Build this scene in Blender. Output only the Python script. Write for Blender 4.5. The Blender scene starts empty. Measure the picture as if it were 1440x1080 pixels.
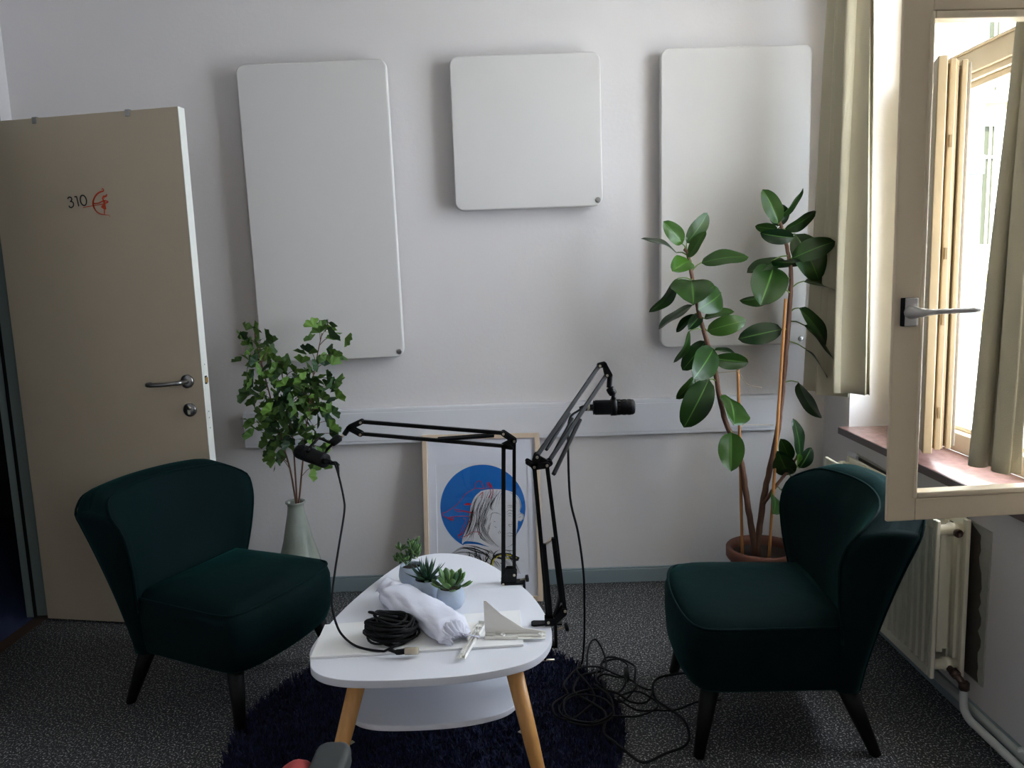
import bpy, bmesh, math, random
from mathutils import Vector, Matrix
random.seed(7)
C = bpy.context.scene.collection
PI = math.pi

# ------------------------------------------------------------------ materials
def lin(c):
    return tuple(((v/255)/12.92 if v/255 <= .04045 else ((v/255+.055)/1.055)**2.4) for v in c) + (1,)

def mat(name, rgb, rough=.6, metal=0, bump=0, bscale=200, var=0, vscale=3, sheen=0, spec=.5, coat=0, trans=0, emit=None):
    m = bpy.data.materials.new(name); m.use_nodes = True
    nt = m.node_tree; b = nt.nodes['Principled BSDF']
    col = lin(rgb)
    b.inputs['Base Color'].default_value = col
    b.inputs['Roughness'].default_value = rough
    b.inputs['Metallic'].default_value = metal
    b.inputs['Specular IOR Level'].default_value = spec
    if sheen:
        b.inputs['Sheen Weight'].default_value = sheen
        b.inputs['Sheen Roughness'].default_value = .35
    if coat: b.inputs['Coat Weight'].default_value = coat
    if trans: b.inputs['Transmission Weight'].default_value = trans
    tc = nt.nodes.new('ShaderNodeTexCoord')
    if var:
        n = nt.nodes.new('ShaderNodeTexNoise'); n.inputs['Scale'].default_value = vscale; n.inputs['Detail'].default_value = 6
        nt.links.new(tc.outputs['Object'], n.inputs['Vector'])
        mx = nt.nodes.new('ShaderNodeMix'); mx.data_type = 'RGBA'
        mx.inputs[6].default_value = tuple(v*(1-var) for v in col[:3]) + (1,)
        mx.inputs[7].default_value = tuple(min(1, v*(1+var)) for v in col[:3]) + (1,)
        nt.links.new(n.outputs['Fac'], mx.inputs[0]); nt.links.new(mx.outputs[2], b.inputs['Base Color'])
    if bump:
        n2 = nt.nodes.new('ShaderNodeTexNoise'); n2.inputs['Scale'].default_value = bscale; n2.inputs['Detail'].default_value = 4
        nt.links.new(tc.outputs['Object'], n2.inputs['Vector'])
        bp = nt.nodes.new('ShaderNodeBump'); bp.inputs['Strength'].default_value = bump; bp.inputs['Distance'].default_value = .002
        nt.links.new(n2.outputs['Fac'], bp.inputs['Height']); nt.links.new(bp.outputs['Normal'], b.inputs['Normal'])
    return m

M = {}
M['wall'] = mat('painted_plaster', (210, 206, 205), .85, bump=.35, bscale=60)
M['ceiling'] = mat('ceiling_paint', (225, 222, 218), .9)
M['panel'] = mat('acoustic_fabric', (206, 203, 200), .95, bump=.6, bscale=700, var=.02, vscale=300)
M['trunk'] = mat('trunking_plastic', (212, 212, 216), .45)
M['baseboard'] = mat('grey_green_paint', (126, 140, 144), .5)
M['steelframe'] = mat('door_frame_paint', (116, 128, 124), .4)
M['doorleaf'] = mat('beige_laminate', (184, 170, 148), .55, var=.04, vscale=8)
M['dooredge'] = mat('white_edge', (222, 222, 214), .5)
M['chrome'] = mat('brushed_steel', (150, 148, 146), .28, metal=1)
M['brass'] = mat('brass', (190, 150, 80), .35, metal=1)
M['nickel'] = mat('nickel', (200, 190, 170), .3, metal=1)
M['black'] = mat('black_metal', (8, 8, 9), .5, spec=.22)
M['blackmatte'] = mat('black_rubber', (7, 7, 8), .6, spec=.25)
M['hole'] = mat('dark_hole', (8, 8, 8), .9)
M['tablewhite'] = mat('white_lacquer', (226, 228, 236), .32, coat=.2)
M['board'] = mat('white_board', (240, 240, 240), .4)
M['bracket'] = mat('cream_plastic', (242, 240, 234), .4)
M['cement'] = mat('pale_blue_cement', (172, 184, 200), .8, bump=.4, bscale=120, var=.05, vscale=20)
M['soil'] = mat('soil', (40, 28, 20), .95, bump=1, bscale=150, var=.4, vscale=80)
M['terra'] = mat('terracotta', (104, 62, 46), .7, var=.15, vscale=12)
M['bag'] = mat('white_fabric', (226, 228, 242), .7, bump=.5, bscale=60, trans=0)
M['vase'] = mat('grey_glaze', (132, 138, 128), .25, var=.3, vscale=14, coat=.5)
M['frame'] = mat('pale_wood', (205, 184, 160), .6, var=.08, vscale=20)
M['mount'] = mat('mount_card', (238, 236, 246), .8)
M['paper'] = mat('print_paper', (236, 233, 240), .8)
M['blue'] = mat('print_blue', (0, 108, 192), .8)
M['red'] = mat('print_red', (196, 30, 54), .8)
M['ink'] = mat('print_ink', (32, 30, 34), .8)
M['greyink'] = mat('print_grey', (120, 116, 122), .8)
M['skin'] = mat('print_white', (226, 222, 226), .8)
M['yellow'] = mat('print_yellow', (216, 200, 40), .8)
M['stem'] = mat('brown_stem', (96, 66, 50), .8, var=.3, vscale=40)
M['stemgreen'] = mat('green_stem', (96, 120, 50), .6)
M['bamboo'] = mat('bamboo', (176, 120, 66), .6, var=.12, vscale=15)
M['twine'] = mat('twine', (170, 150, 120), .8)
M['curtain'] = mat('beige_curtain', (192, 184, 160), .9, bump=.5, bscale=400)
M['granite'] = mat('red_granite', (150, 118, 112), .14, var=.5, vscale=45)
M['granite_edge'] = mat('granite_edge', (84, 72, 72), .5, var=.3, vscale=120)
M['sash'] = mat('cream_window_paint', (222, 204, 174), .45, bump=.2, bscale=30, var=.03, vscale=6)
M['seal'] = mat('grey_rubber_seal', (130, 120, 105), .8, var=.3, vscale=120)
M['radiator'] = mat('radiator_enamel', (222, 216, 196), .35)
M['valve'] = mat('dark_bronze', (78, 62, 54), .4, metal=.6)
M['pipe'] = mat('white_pipe_paint', (196, 200, 196), .45, var=.05, vscale=30)
M['foil'] = mat('dark_backing', (84, 78, 68), .85, var=.3, vscale=25)
M['plasteredge'] = mat('torn_plaster', (168, 166, 156), .9, var=.15, vscale=40)
M['greyplastic'] = mat('grey_arm_pad', (56, 61, 64), .55)
M['redfabric'] = mat('red_fabric', (150, 48, 50), .8)
M['darkwood'] = mat('black_wood', (7, 6, 6), .5, spec=.2)
M['facade'] = mat('white_render', (240, 238, 228), .9)
M['facadeyellow'] = mat('yellow_render', (158, 136, 76), .9)
M['pipeblue'] = mat('blue_grey_pipe', (88, 102, 110), .5)
M['windark'] = mat('old_window_glass', (58, 60, 48), .5, spec=.1)
M['sashdark'] = mat('darkened_cream_paint', (176, 154, 120), .5, var=.12, vscale=14)  # sash cream darkened so the strong daylight on it does not clip
M['lockplate'] = mat('dull_lock_plate', (150, 124, 88), .5)
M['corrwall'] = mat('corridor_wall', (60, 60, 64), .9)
M['corrfloor'] = mat('blue_carpet', (40, 52, 90), .95, bump=.6, bscale=400)
M['threshold'] = mat('brown_threshold', (62, 46, 34), .5)
M['black_print'] = mat('black_lettering', (14, 14, 16), .6)
M['orange'] = mat('orange_print', (196, 62, 20), .6)

def wood_legs():
    m = mat('beech_wood', (206, 150, 84), .42)
    nt = m.node_tree; b = nt.nodes['Principled BSDF']
    tc = nt.nodes.new('ShaderNodeTexCoord'); mp = nt.nodes.new('ShaderNodeMapping'); mp.inputs['Scale'].default_value = (60, 60, 4)
    n = nt.nodes.new('ShaderNodeTexNoise'); n.inputs['Scale'].default_value = 1.5; n.inputs['Detail'].default_value = 5
    r = nt.nodes.new('ShaderNodeValToRGB'); r.color_ramp.elements[0].color = lin((186, 128, 66)); r.color_ramp.elements[1].color = lin((222, 170, 104))
    nt.links.new(tc.outputs['Object'], mp.inputs[0]); nt.links.new(mp.outputs[0], n.inputs['Vector'])
    nt.links.new(n.outputs['Fac'], r.inputs[0]); nt.links.new(r.outputs[0], b.inputs['Base Color'])
    return m
M['wood'] = wood_legs()

def speckled_floor():
    m = mat('speckled_floor', (60, 62, 66), .62)
    nt = m.node_tree; b = nt.nodes['Principled BSDF']
    tc = nt.nodes.new('ShaderNodeTexCoord')
    n1 = nt.nodes.new('ShaderNodeTexNoise'); n1.inputs['Scale'].default_value = 165; n1.inputs['Detail'].default_value = 3; n1.inputs['Roughness'].default_value = .7
    n2 = nt.nodes.new('ShaderNodeTexNoise'); n2.inputs['Scale'].default_value = 14; n2.inputs['Detail'].default_value = 5
    r1 = nt.nodes.new('ShaderNodeValToRGB')
    e = r1.color_ramp.elements
    e[0].position = .30; e[0].color = lin((20, 20, 23)); e[1].position = .52; e[1].color = lin((43, 43, 47))
    x = e.new(.575); x.color = lin((92, 92, 94)); x = e.new(.62); x.color = lin((225, 225, 220))
    nt.links.new(tc.outputs['Object'], n1.inputs['Vector']); nt.links.new(tc.outputs['Object'], n2.inputs['Vector'])
    nt.links.new(n1.outputs['Fac'], r1.inputs[0])
    mx = nt.nodes.new('ShaderNodeMix'); mx.data_type = 'RGBA'; mx.blend_type = 'MULTIPLY'; mx.inputs[0].default_value = .35
    nt.links.new(r1.outputs[0], mx.inputs[6]); nt.links.new(n2.outputs['Fac'], mx.inputs[7])
    nt.links.new(mx.outputs[2], b.inputs['Base Color'])
    return m
M['floor'] = speckled_floor()

def velvet():
    m = mat('dark_green_velvet', (2, 20, 22), .8, sheen=.12, spec=.1)
    nt = m.node_tree; b = nt.nodes['Principled BSDF']
    b.inputs['Sheen Tint'].default_value = lin((30, 150, 140))
    tc = nt.nodes.new('ShaderNodeTexCoord'); n = nt.nodes.new('ShaderNodeTexNoise'); n.inputs['Scale'].default_value = 5; n.inputs['Detail'].default_value = 5
    r = nt.nodes.new('ShaderNodeValToRGB'); r.color_ramp.elements[0].color = lin((1, 15, 16)); r.color_ramp.elements[1].color = lin((2, 26, 27))
    nt.links.new(tc.outputs['Object'], n.inputs['Vector']); nt.links.new(n.outputs['Fac'], r.inputs[0]); nt.links.new(r.outputs[0], b.inputs['Base Color'])
    n2 = nt.nodes.new('ShaderNodeTexNoise'); n2.inputs['Scale'].default_value = 14; n2.inputs['Detail'].default_value = 3
    bp = nt.nodes.new('ShaderNodeBump'); bp.inputs['Strength'].default_value = .25; bp.inputs['Distance'].default_value = .01
    nt.links.new(tc.outputs['Object'], n2.inputs['Vector']); nt.links.new(n2.outputs['Fac'], bp.inputs['Height']); nt.links.new(bp.outputs['Normal'], b.inputs['Normal'])
    return m
M['velvet'] = velvet()

def rug_mat():
    m = mat('navy_shag', (12, 18, 52), .95)
    nt = m.node_tree; b = nt.nodes['Principled BSDF']
    tc = nt.nodes.new('ShaderNodeTexCoord'); n = nt.nodes.new('ShaderNodeTexNoise'); n.inputs['Scale'].default_value = 45; n.inputs['Detail'].default_value = 5
    r = nt.nodes.new('ShaderNodeValToRGB'); r.color_ramp.elements[0].position = .35; r.color_ramp.elements[0].color = lin((8, 13, 36)); r.color_ramp.elements[1].position = .7; r.color_ramp.elements[1].color = lin((24, 33, 72))
    nt.links.new(tc.outputs['Object'], n.inputs['Vector']); nt.links.new(n.outputs['Fac'], r.inputs[0]); nt.links.new(r.outputs[0], b.inputs['Base Color'])
    return m
M['rug'] = rug_mat()

def leaf_mat(name, dark, light, rib, rough=.35, veins=True, coat=.0):
    """green leaf: light midrib and faint side veins from the leaf's own UVs"""
    m = mat(name, dark, rough, coat=coat)
    nt = m.node_tree; b = nt.nodes['Principled BSDF']
    uv = nt.nodes.new('ShaderNodeUVMap'); uv.uv_map = 'UVMap'
    sp = nt.nodes.new('ShaderNodeSeparateXYZ'); nt.links.new(uv.outputs[0], sp.inputs[0])
    oi = nt.nodes.new('ShaderNodeAttribute'); oi.attribute_name = 'tone'
    mx = nt.nodes.new('ShaderNodeMix'); mx.data_type = 'RGBA'
    mx.inputs[6].default_value = lin(dark); mx.inputs[7].default_value = lin(light)
    nt.links.new(oi.outputs['Fac'], mx.inputs[0])
    out = mx.outputs[2]
    if veins:
        s = nt.nodes.new('ShaderNodeMath'); s.operation = 'SUBTRACT'; s.inputs[1].default_value = .5; nt.links.new(sp.outputs[0], s.inputs[0])
        a = nt.nodes.new('ShaderNodeMath'); a.operation = 'ABSOLUTE'; nt.links.new(s.outputs[0], a.inputs[0])
        lt = nt.nodes.new('ShaderNodeMath'); lt.operation = 'LESS_THAN'; lt.inputs[1].default_value = .022; nt.links.new(a.outputs[0], lt.inputs[0])
        m2 = nt.nodes.new('ShaderNodeMix'); m2.data_type = 'RGBA'; m2.inputs[7].default_value = lin(rib)
        nt.links.new(lt.outputs[0], m2.inputs[0]); nt.links.new(out, m2.inputs[6]); out = m2.outputs[2]
    nt.links.new(out, b.inputs['Base Color'])
    return m
M['satin'] = mat('satin_steel', (196, 192, 186), .42, metal=.45)
M['ficus'] = leaf_mat('rubber_plant_leaf', (9, 33, 13), (50, 84, 20), (74, 108, 48), .33)
M['ginkgo'] = leaf_mat('ginkgo_leaf', (22, 54, 26), (98, 134, 50), (90, 130, 60), .6, veins=False)
M['ficus'].node_tree.nodes['Principled BSDF'].inputs['Specular IOR Level'].default_value = .3
M['jade'] = leaf_mat('jade_leaf', (38, 70, 42), (104, 142, 72), (110, 150, 80), .4, veins=False)
M['aloe'] = leaf_mat('spiky_leaf', (24, 62, 54), (70, 104, 60), (110, 150, 80), .4, veins=False)

def glass_mat():
    m = bpy.data.materials.new('clear_glass'); m.use_nodes = True
    nt = m.node_tree; nt.nodes.clear()
    o = nt.nodes.new('ShaderNodeOutputMaterial'); t = nt.nodes.new('ShaderNodeBsdfTransparent'); g = nt.nodes.new('ShaderNodeBsdfGlossy')
    g.inputs['Roughness'].default_value = .02; t.inputs[0].default_value = (.95, .96, .96, 1)
    f = nt.nodes.new('ShaderNodeFresnel'); f.inputs[0].default_value = 1.45
    mx = nt.nodes.new('ShaderNodeMixShader')
    ge = nt.nodes.new('ShaderNodeNewGeometry'); s1 = nt.nodes.new('ShaderNodeMath'); s1.operation = 'SUBTRACT'; s1.inputs[0].default_value = 1
    ml = nt.nodes.new('ShaderNodeMath'); ml.operation = 'MULTIPLY'
    nt.links.new(ge.outputs['Backfacing'], s1.inputs[1]); nt.links.new(s1.outputs[0], ml.inputs[0]); nt.links.new(f.outputs[0], ml.inputs[1])
    nt.links.new(ml.outputs[0], mx.inputs[0]); nt.links.new(t.outputs[0], mx.inputs[1]); nt.links.new(g.outputs[0], mx.inputs[2]); nt.links.new(mx.outputs[0], o.inputs[0])
    return m
M['glass'] = glass_mat()

# ------------------------------------------------------------------ mesh helpers
def loc_inv(parent):
    if parent is None: return Matrix.Identity(4)
    chain = Matrix.Identity(4); p = parent
    while p is not None:
        chain = (Matrix.Translation(p.location) @ p.rotation_euler.to_matrix().to_4x4()) @ chain; p = p.parent
    return chain.inverted()

def obj(name, bm, m, parent=None, local=False, smooth=False, bevel=0, sub=0, seg=2):
    """bm is in world coordinates unless local=True; links ONE mesh object"""
    if not local: bm.transform(loc_inv(parent))
    bmesh.ops.recalc_face_normals(bm, faces=bm.faces)
    me = bpy.data.meshes.new(name); bm.to_mesh(me); bm.free()
    o = bpy.data.objects.new(name, me); C.objects.link(o)
    ms = m if isinstance(m, (list, tuple)) else [m]
    for k in ms: me.materials.append(M[k] if isinstance(k, str) else k)
    if parent is not None: o.parent = parent
    if smooth:
        for p in me.polygons: p.use_smooth = True
    if bevel:
        b = o.modifiers.new('bevel', 'BEVEL'); b.width = bevel; b.segments = seg; b.limit_method = 'ANGLE'; b.angle_limit = .6
        for p in me.polygons: p.use_smooth = True
        o.modifiers.new('wn', 'WEIGHTED_NORMAL')
    if sub:
        s = o.modifiers.new('sub', 'SUBSURF'); s.levels = sub; s.render_levels = sub
    return o

def tag(o, label, cat, group=None):
    o['label'] = label; o['category'] = cat
    if group: o['group'] = group
    return o

def thing(name, label, cat, loc=(0, 0, 0), rz=0, group=None):
    o = bpy.data.objects.new(name, None); C.objects.link(o); o.empty_display_size = .1
    o.location = loc; o.rotation_euler = (0, 0, rz)
    return tag(o, label, cat, group)

def struct(name, bm, m, parent=None, **k):
    o = obj(name, bm, m, parent, **k)
    if parent is None: o['kind'] = 'structure'
    return o

def nb(): return bmesh.new()

def face(bm, pts, mi=0):
    f = bm.faces.new([bm.verts.new(p) for p in pts]); f.material_index = mi; return f

def box(bm, a, b, mi=0):
    x0, y0, z0 = (min(a[i], b[i]) for i in range(3)); x1, y1, z1 = (max(a[i], b[i]) for i in range(3))
    v = [bm.verts.new(p) for p in ((x0,y0,z0),(x1,y0,z0),(x1,y1,z0),(x0,y1,z0),(x0,y0,z1),(x1,y0,z1),(x1,y1,z1),(x0,y1,z1))]
    for q in ((0,3,2,1),(4,5,6,7),(0,1,5,4),(1,2,6,5),(2,3,7,6),(3,0,4,7)):
        f = bm.faces.new([v[i] for i in q]); f.material_index = mi
    return v

def fr(d):
    d = Vector(d).normalized(); a = Vector((0, 0, 1)) if abs(d.z) < .9 else Vector((1, 0, 0))
    u = d.cross(a).normalized(); return d, u, d.cross(u).normalized()

def beam(bm, a, b, w, h=None, up=None, mi=0):
    """rectangular bar from a to b; w across, h along 'up'"""
    h = h or w; a = Vector(a); b = Vector(b); d = (b-a).normalized()
    if up is None: _, u, v = fr(d)
    else:
        v = Vector(up); v = (v - d*v.dot(d)).normalized(); u = d.cross(v)
    r = []
    for p in (a, b):
        r.append([bm.verts.new(p + u*sx*w/2 + v*sy*h/2) for sx, sy in ((-1,-1),(1,-1),(1,1),(-1,1))])
    for i in range(4):
        f = bm.faces.new((r[0][i], r[0][(i+1)%4], r[1][(i+1)%4], r[1][i])); f.material_index = mi
    bm.faces.new(r[0][::-1]).material_index = mi; bm.faces.new(r[1]).material_index = mi

def tube(bm, pts, rad, n=10, cap=True, closed=False, mi=0):
    pts = [Vector(p) for p in pts]; L = len(pts)
    rs = rad if isinstance(rad, (list, tuple)) else [rad]*L
    prev = None; rings = []
    for i, p in enumerate(pts):
        if closed: t = pts[(i+1) % L] - pts[i-1]
        else: t = pts[min(i+1, L-1)] - pts[max(i-1, 0)]
        if t.length < 1e-9: t = Vector((0, 0, 1))
        t.normalize()
        if prev is None: _, u, v = fr(t)
        else:
            u = (prev - t*prev.dot(t))
            if u.length < 1e-6: _, u, v = fr(t)
            u.normalize(); v = t.cross(u)
        prev = u
        rings.append([bm.verts.new(p + (u*math.cos(2*PI*k/n) + v*math.sin(2*PI*k/n))*rs[i]) for k in range(n)])
    rng = range(L if closed else L-1)
    for i in rng:
        A, B = rings[i], rings[(i+1) % L]
        for k in range(n):
            f = bm.faces.new((A[k], A[(k+1)%n], B[(k+1)%n], B[k])); f.material_index = mi; f.smooth = True
    if cap and not closed:
        bm.faces.new(rings[0][::-1]).material_index = mi; bm.faces.new(rings[-1]).material_index = mi

def crv(pts, k=8, closed=False):
    """Catmull-Rom through pts"""
    P = [Vector(p) for p in pts]; n = len(P); out = []
    rng = n if closed else n-1
    for i in range(rng):
        p0 = P[i-1] if (closed or i > 0) else P[0]*2-P[1]
        p1 = P[i]; p2 = P[(i+1) % n]
        p3 = P[(i+2) % n] if (closed or i+2 < n) else P[-1]*2-P[-2]
        for j in range(k):
            t = j/k
            out.append(.5*((2*p1) + (p2-p0)*t + (2*p0-5*p1+4*p2-p3)*t*t + (3*p1-p0-3*p2+p3)*t**3))
    if not closed: out.append(P[-1])
    return out

def lathe(bm, prof, c, n=28, mi=0, a=(0, 0, 1), capb=True, capt=False):
    c = Vector(c); d = Vector(a).normalized(); _, u, v = fr(d)
    if abs(d.z) > .99: u, v = Vector((1, 0, 0)), Vector((0, 1, 0))
    R = []
    for r, z in prof:
        R.append([bm.verts.new(c + d*z + (u*math.cos(2*PI*k/n) + v*math.sin(2*PI*k/n))*r) for k in range(n)])
    for i in range(len(R)-1):
        for k in range(n):
            f = bm.faces.new((R[i][k], R[i][(k+1)%n], R[i+1][(k+1)%n], R[i+1][k])); f.material_index = mi; f.smooth = True
    if capb: bm.faces.new(R[0][::-1]).material_index = mi
    if capt: bm.faces.new(R[-1]).material_index = mi

def prism(bm, outline, z0, z1, mi=0):
    a = [bm.verts.new((x, y, z0)) for x, y in outline]; b = [bm.verts.new((x, y, z1)) for x, y in outline]
    n = len(a)
    for i in range(n): bm.faces.new((a[i], a[(i+1)%n], b[(i+1)%n], b[i])).material_index = mi
    bm.faces.new(a[::-1]).material_index = mi; bm.faces.new(b).material_index = mi

def cyl(bm, a, b, r, n=16, r2=None, mi=0): tube(bm, [a, b], [r, r if r2 is None else r2], n, mi=mi)

def rrect(w, h, r, n=8):
    o = []
    for cx, cy, a0 in ((w-r, h-r, 0), (r, h-r, 90), (r, r, 180), (w-r, r, 270)):
        for k in range(n+1):
            a = math.radians(a0 + 90*k/n); o.append((cx + r*math.cos(a), cy + r*math.sin(a)))
    return o

def plane_prism(bm, outline, o, U, V, N, t0, t1, mi=0):
    """extrude a 2-D outline lying in plane o,U,V along N"""
    o, U, V, N = map(Vector, (o, U, V, N))
    a = [bm.verts.new(o + U*x + V*y + N*t0) for x, y in outline]; b = [bm.verts.new(o + U*x + V*y + N*t1) for x, y in outline]
    n = len(a)
    for i in range(n): bm.faces.new((a[i], a[(i+1)%n], b[(i+1)%n], b[i])).material_index = mi
    bm.faces.new(a[::-1]).material_index = mi; bm.faces.new(b).material_index = mi

def ribbon(bm, pts, w, o, U, V, N, t0, t1, taper=False, mi=0):
    """ink stroke of width w along 2-D points"""
    P = [Vector((p[0], p[1])) for p in pts]; n = len(P); Lf = []; Rt = []
    for i in range(n):
        d = (P[min(i+1, n-1)] - P[max(i-1, 0)])
        if d.length < 1e-9: d = Vector((1, 0))
        d.normalize(); q = Vector((-d.y, d.x)); ww = w*(1 if not taper else max(.25, math.sin(PI*(i+.3)/(n-.4))))/2
        Lf.append(P[i]+q*ww); Rt.append(P[i]-q*ww)
    o, U, V, N = map(Vector, (o, U, V, N))
    f3 = lambda p, t: bm.verts.new(o + U*p.x + V*p.y + N*t)
    a = [f3(p, t1) for p in Lf]; b = [f3(p, t1) for p in Rt]
    for i in range(n-1): bm.faces.new((a[i], a[i+1], b[i+1], b[i])).material_index = mi

def c2(pts, k=6): return [(p.x, p.y) for p in crv([(a, b, 0) for a, b in pts], k)]
FICUS=[((0.644,2.992,1.430),(0.505,2.981,1.486),0.042,(0.673,2.980,1.411)),
((0.661,2.974,1.460),(0.582,2.942,1.546),0.058,(0.673,2.980,1.432)),
((0.681,2.998,1.464),(0.761,2.994,1.575),0.054,(0.673,2.980,1.432)),
((0.681,2.968,1.407),(0.744,2.954,1.505),0.033,None),
((0.683,2.944,1.396),(0.590,2.822,1.361),0.065,None),
((0.733,2.980,1.388),(0.913,2.976,1.404),0.063,(0.692,2.980,1.351)),
((0.640,2.962,1.332),(0.533,2.979,1.205),0.056,(0.683,2.980,1.323)),
((0.693,2.968,1.320),(0.665,2.820,1.239),0.146,None),
((0.802,2.950,1.273),(0.685,2.829,1.218),0.085,None),
((0.705,2.998,1.227),(0.569,2.987,1.140),0.039,None),
((0.708,2.980,1.193),(0.637,2.981,1.125),0.035,None),
((0.735,2.992,1.188),(0.674,2.944,1.136),0.042,None),
((0.739,2.962,1.177),(0.851,2.949,1.198),0.034,None),
((0.755,2.980,1.127),(0.902,2.964,1.164),0.067,None),
((0.685,2.962,1.131),(0.620,2.951,1.010),0.029,(0.729,2.980,1.135)),
((0.755,2.998,1.086),(0.667,3.015,0.972),0.068,None),
((0.773,2.956,1.057),(0.667,2.825,0.964),0.099,None),
((0.782,2.986,1.019),(0.921,2.998,0.997),0.056,None),
((0.789,3.004,1.048),(0.886,3.016,1.022),0.016,None),
((0.712,2.998,0.945),(0.635,2.986,0.864),0.047,(0.773,2.980,0.984)),
((0.757,2.956,0.941),(0.657,2.948,0.756),0.102,(0.800,2.980,0.938)),
((0.841,2.962,0.859),(0.812,2.807,0.791),0.120,None),
((0.842,2.950,0.730),(0.820,2.875,0.593),0.089,None),
((1.020,2.962,1.522),(0.963,2.976,1.653),0.065,None),
((1.031,3.004,1.516),(1.034,2.985,1.599),0.071,None),
((1.029,2.980,1.547),(1.110,2.963,1.650),0.035,(1.026,2.980,1.516)),
((1.055,2.992,1.502),(1.173,2.996,1.567),0.034,None),
((1.029,2.998,1.504),(0.945,3.005,1.519),0.035,None),
((1.074,2.950,1.469),(0.947,2.950,1.490),0.049,(1.034,2.980,1.496)),
((1.072,2.962,1.391),(1.230,2.949,1.449),0.067,None),
((1.099,3.004,1.484),(1.183,2.976,1.303),0.112,None),
((1.062,2.992,1.381),(0.906,2.976,1.346),0.045,None),
((0.990,2.950,1.384),(1.123,2.967,1.376),0.022,None),
((1.017,2.998,1.368),(0.918,2.853,1.222),0.123,None),
((1.053,2.968,1.313),(0.924,2.970,1.281),0.044,None),
((1.026,2.950,1.281),(0.869,2.942,1.239),0.045,(1.072,2.980,1.256)),
((1.128,2.980,1.305),(1.297,2.996,1.225),0.054,(1.080,2.980,1.285)),
((1.102,2.962,1.204),(1.212,2.965,1.059),0.063,(1.082,2.980,1.197)),
((1.138,2.998,1.134),(1.273,3.013,0.975),0.068,(1.083,2.980,1.141)),
((1.040,2.968,1.124),(0.876,2.982,1.091),0.074,(1.067,2.980,1.116)),
((1.140,2.980,1.042),(1.223,2.980,0.927),0.023,(1.083,2.980,1.061)),
((1.112,2.980,0.914),(1.202,2.977,0.767),0.036,(1.065,2.980,0.916)),
((1.120,2.968,0.617),(1.092,2.972,0.773),0.061,None),
((1.094,3.004,0.593),(1.047,2.989,0.690),0.055,None),
((1.092,2.956,0.560),(1.019,2.942,0.653),0.045,None),
((1.083,2.992,0.542),(1.006,2.881,0.653),0.069,None),
((1.124,2.986,0.568),(1.166,2.979,0.653),0.048,None),
((1.110,2.998,0.562),(1.098,2.935,0.637),0.038,None),
((1.013,2.968,0.472),(0.968,2.837,0.433),0.070,None),
((1.091,2.992,0.536),(1.123,2.997,0.501),0.019,None),
((1.048,2.980,0.484),(1.105,2.971,0.458),0.020,None)]
STEM_A=[(0.949,2.980,0.234),(0.913,2.980,0.456),(0.887,2.980,0.617),(0.822,2.980,0.790),(0.779,2.980,1.003),(0.730,2.980,1.170),(0.703,2.980,1.307),(0.684,2.980,1.415),(0.668,2.980,1.442)]
STEM_B=[(0.955,2.980,0.233),(0.981,2.980,0.454),(1.027,2.980,0.684),(1.049,2.980,0.881),(1.072,2.980,1.185),(1.075,2.980,1.348),(1.046,2.980,1.482),(1.024,2.980,1.549)]
STEM_C=[(0.975,2.960,0.437),(1.019,2.960,0.502),(1.074,2.960,0.572),(1.107,2.960,0.628)]
STAKE_A=[(0.904,3.000,0.183),(0.882,3.000,0.969)]
STAKE_B=[(0.994,2.950,0.243),(1.047,2.950,1.241)]
TIES=[(0.791,2.970,0.964),(0.873,2.970,0.967),(0.907,2.970,0.916),(0.965,2.970,0.900),(0.891,2.970,0.756),(1.014,2.970,0.749)]
GINKGO=[(-1.018,3.076,1.191),(-1.061,3.065,1.159),(-1.011,3.045,1.146),(-0.984,3.150,1.101),(-1.027,3.021,1.093),(-1.036,3.056,1.045),(-0.968,3.022,1.047),(-1.059,3.091,0.978),(-1.053,3.034,0.935),(-1.005,3.047,0.918),(-0.945,3.110,1.036),(-0.905,3.041,1.052),(-0.809,3.079,1.092),(-0.775,3.135,1.182),(-0.707,3.006,1.182),(-0.692,3.000,1.148),(-0.712,3.027,1.081),(-0.760,3.112,1.039),(-0.877,3.088,1.017),(-0.822,3.028,1.022),(-0.800,3.043,1.032),(-0.726,3.018,0.989),(-0.717,3.063,0.947),(-0.755,2.997,0.980),(-0.773,3.102,0.901),(-0.797,3.133,0.851),(-0.771,3.143,0.799),(-0.749,3.108,0.752),(-0.840,3.144,0.831),(-1.036,2.993,0.827),(-1.014,3.036,0.808),(-1.007,3.145,0.710),(-1.013,3.114,0.677),(-0.958,3.056,0.663),(-0.880,3.141,0.906),(-0.896,3.089,0.843),(-0.903,3.121,0.778),(-0.830,3.037,0.779),(-0.789,3.021,0.755),(-0.858,3.061,0.743),(-0.771,3.012,0.712),(-0.908,3.051,0.714),(-0.834,3.144,0.603),(-0.959,3.043,1.006),(-0.916,2.992,0.961),(-0.867,2.997,0.971),(-0.916,3.017,0.901),(-0.982,3.115,0.835),(-0.912,3.048,0.819),(-0.986,3.036,0.875),(-0.815,3.006,0.950),(-0.884,3.147,0.957),(-0.937,3.058,0.779),(-0.861,3.023,0.821),(-0.933,2.999,0.929),(-0.894,2.999,0.872),(-0.833,3.017,0.834),(-0.952,3.098,0.732),(-0.961,3.014,0.788),(-0.978,2.997,0.982),(-0.856,3.069,0.877),(-0.791,3.030,0.939),(-1.029,3.150,1.112),(-1.006,3.010,1.074),(-0.893,3.075,0.916),(-0.829,3.114,0.882),(-0.985,3.055,0.813),(-0.933,3.148,0.747),(-0.789,3.066,0.914),(-0.807,3.029,0.984)]
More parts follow.
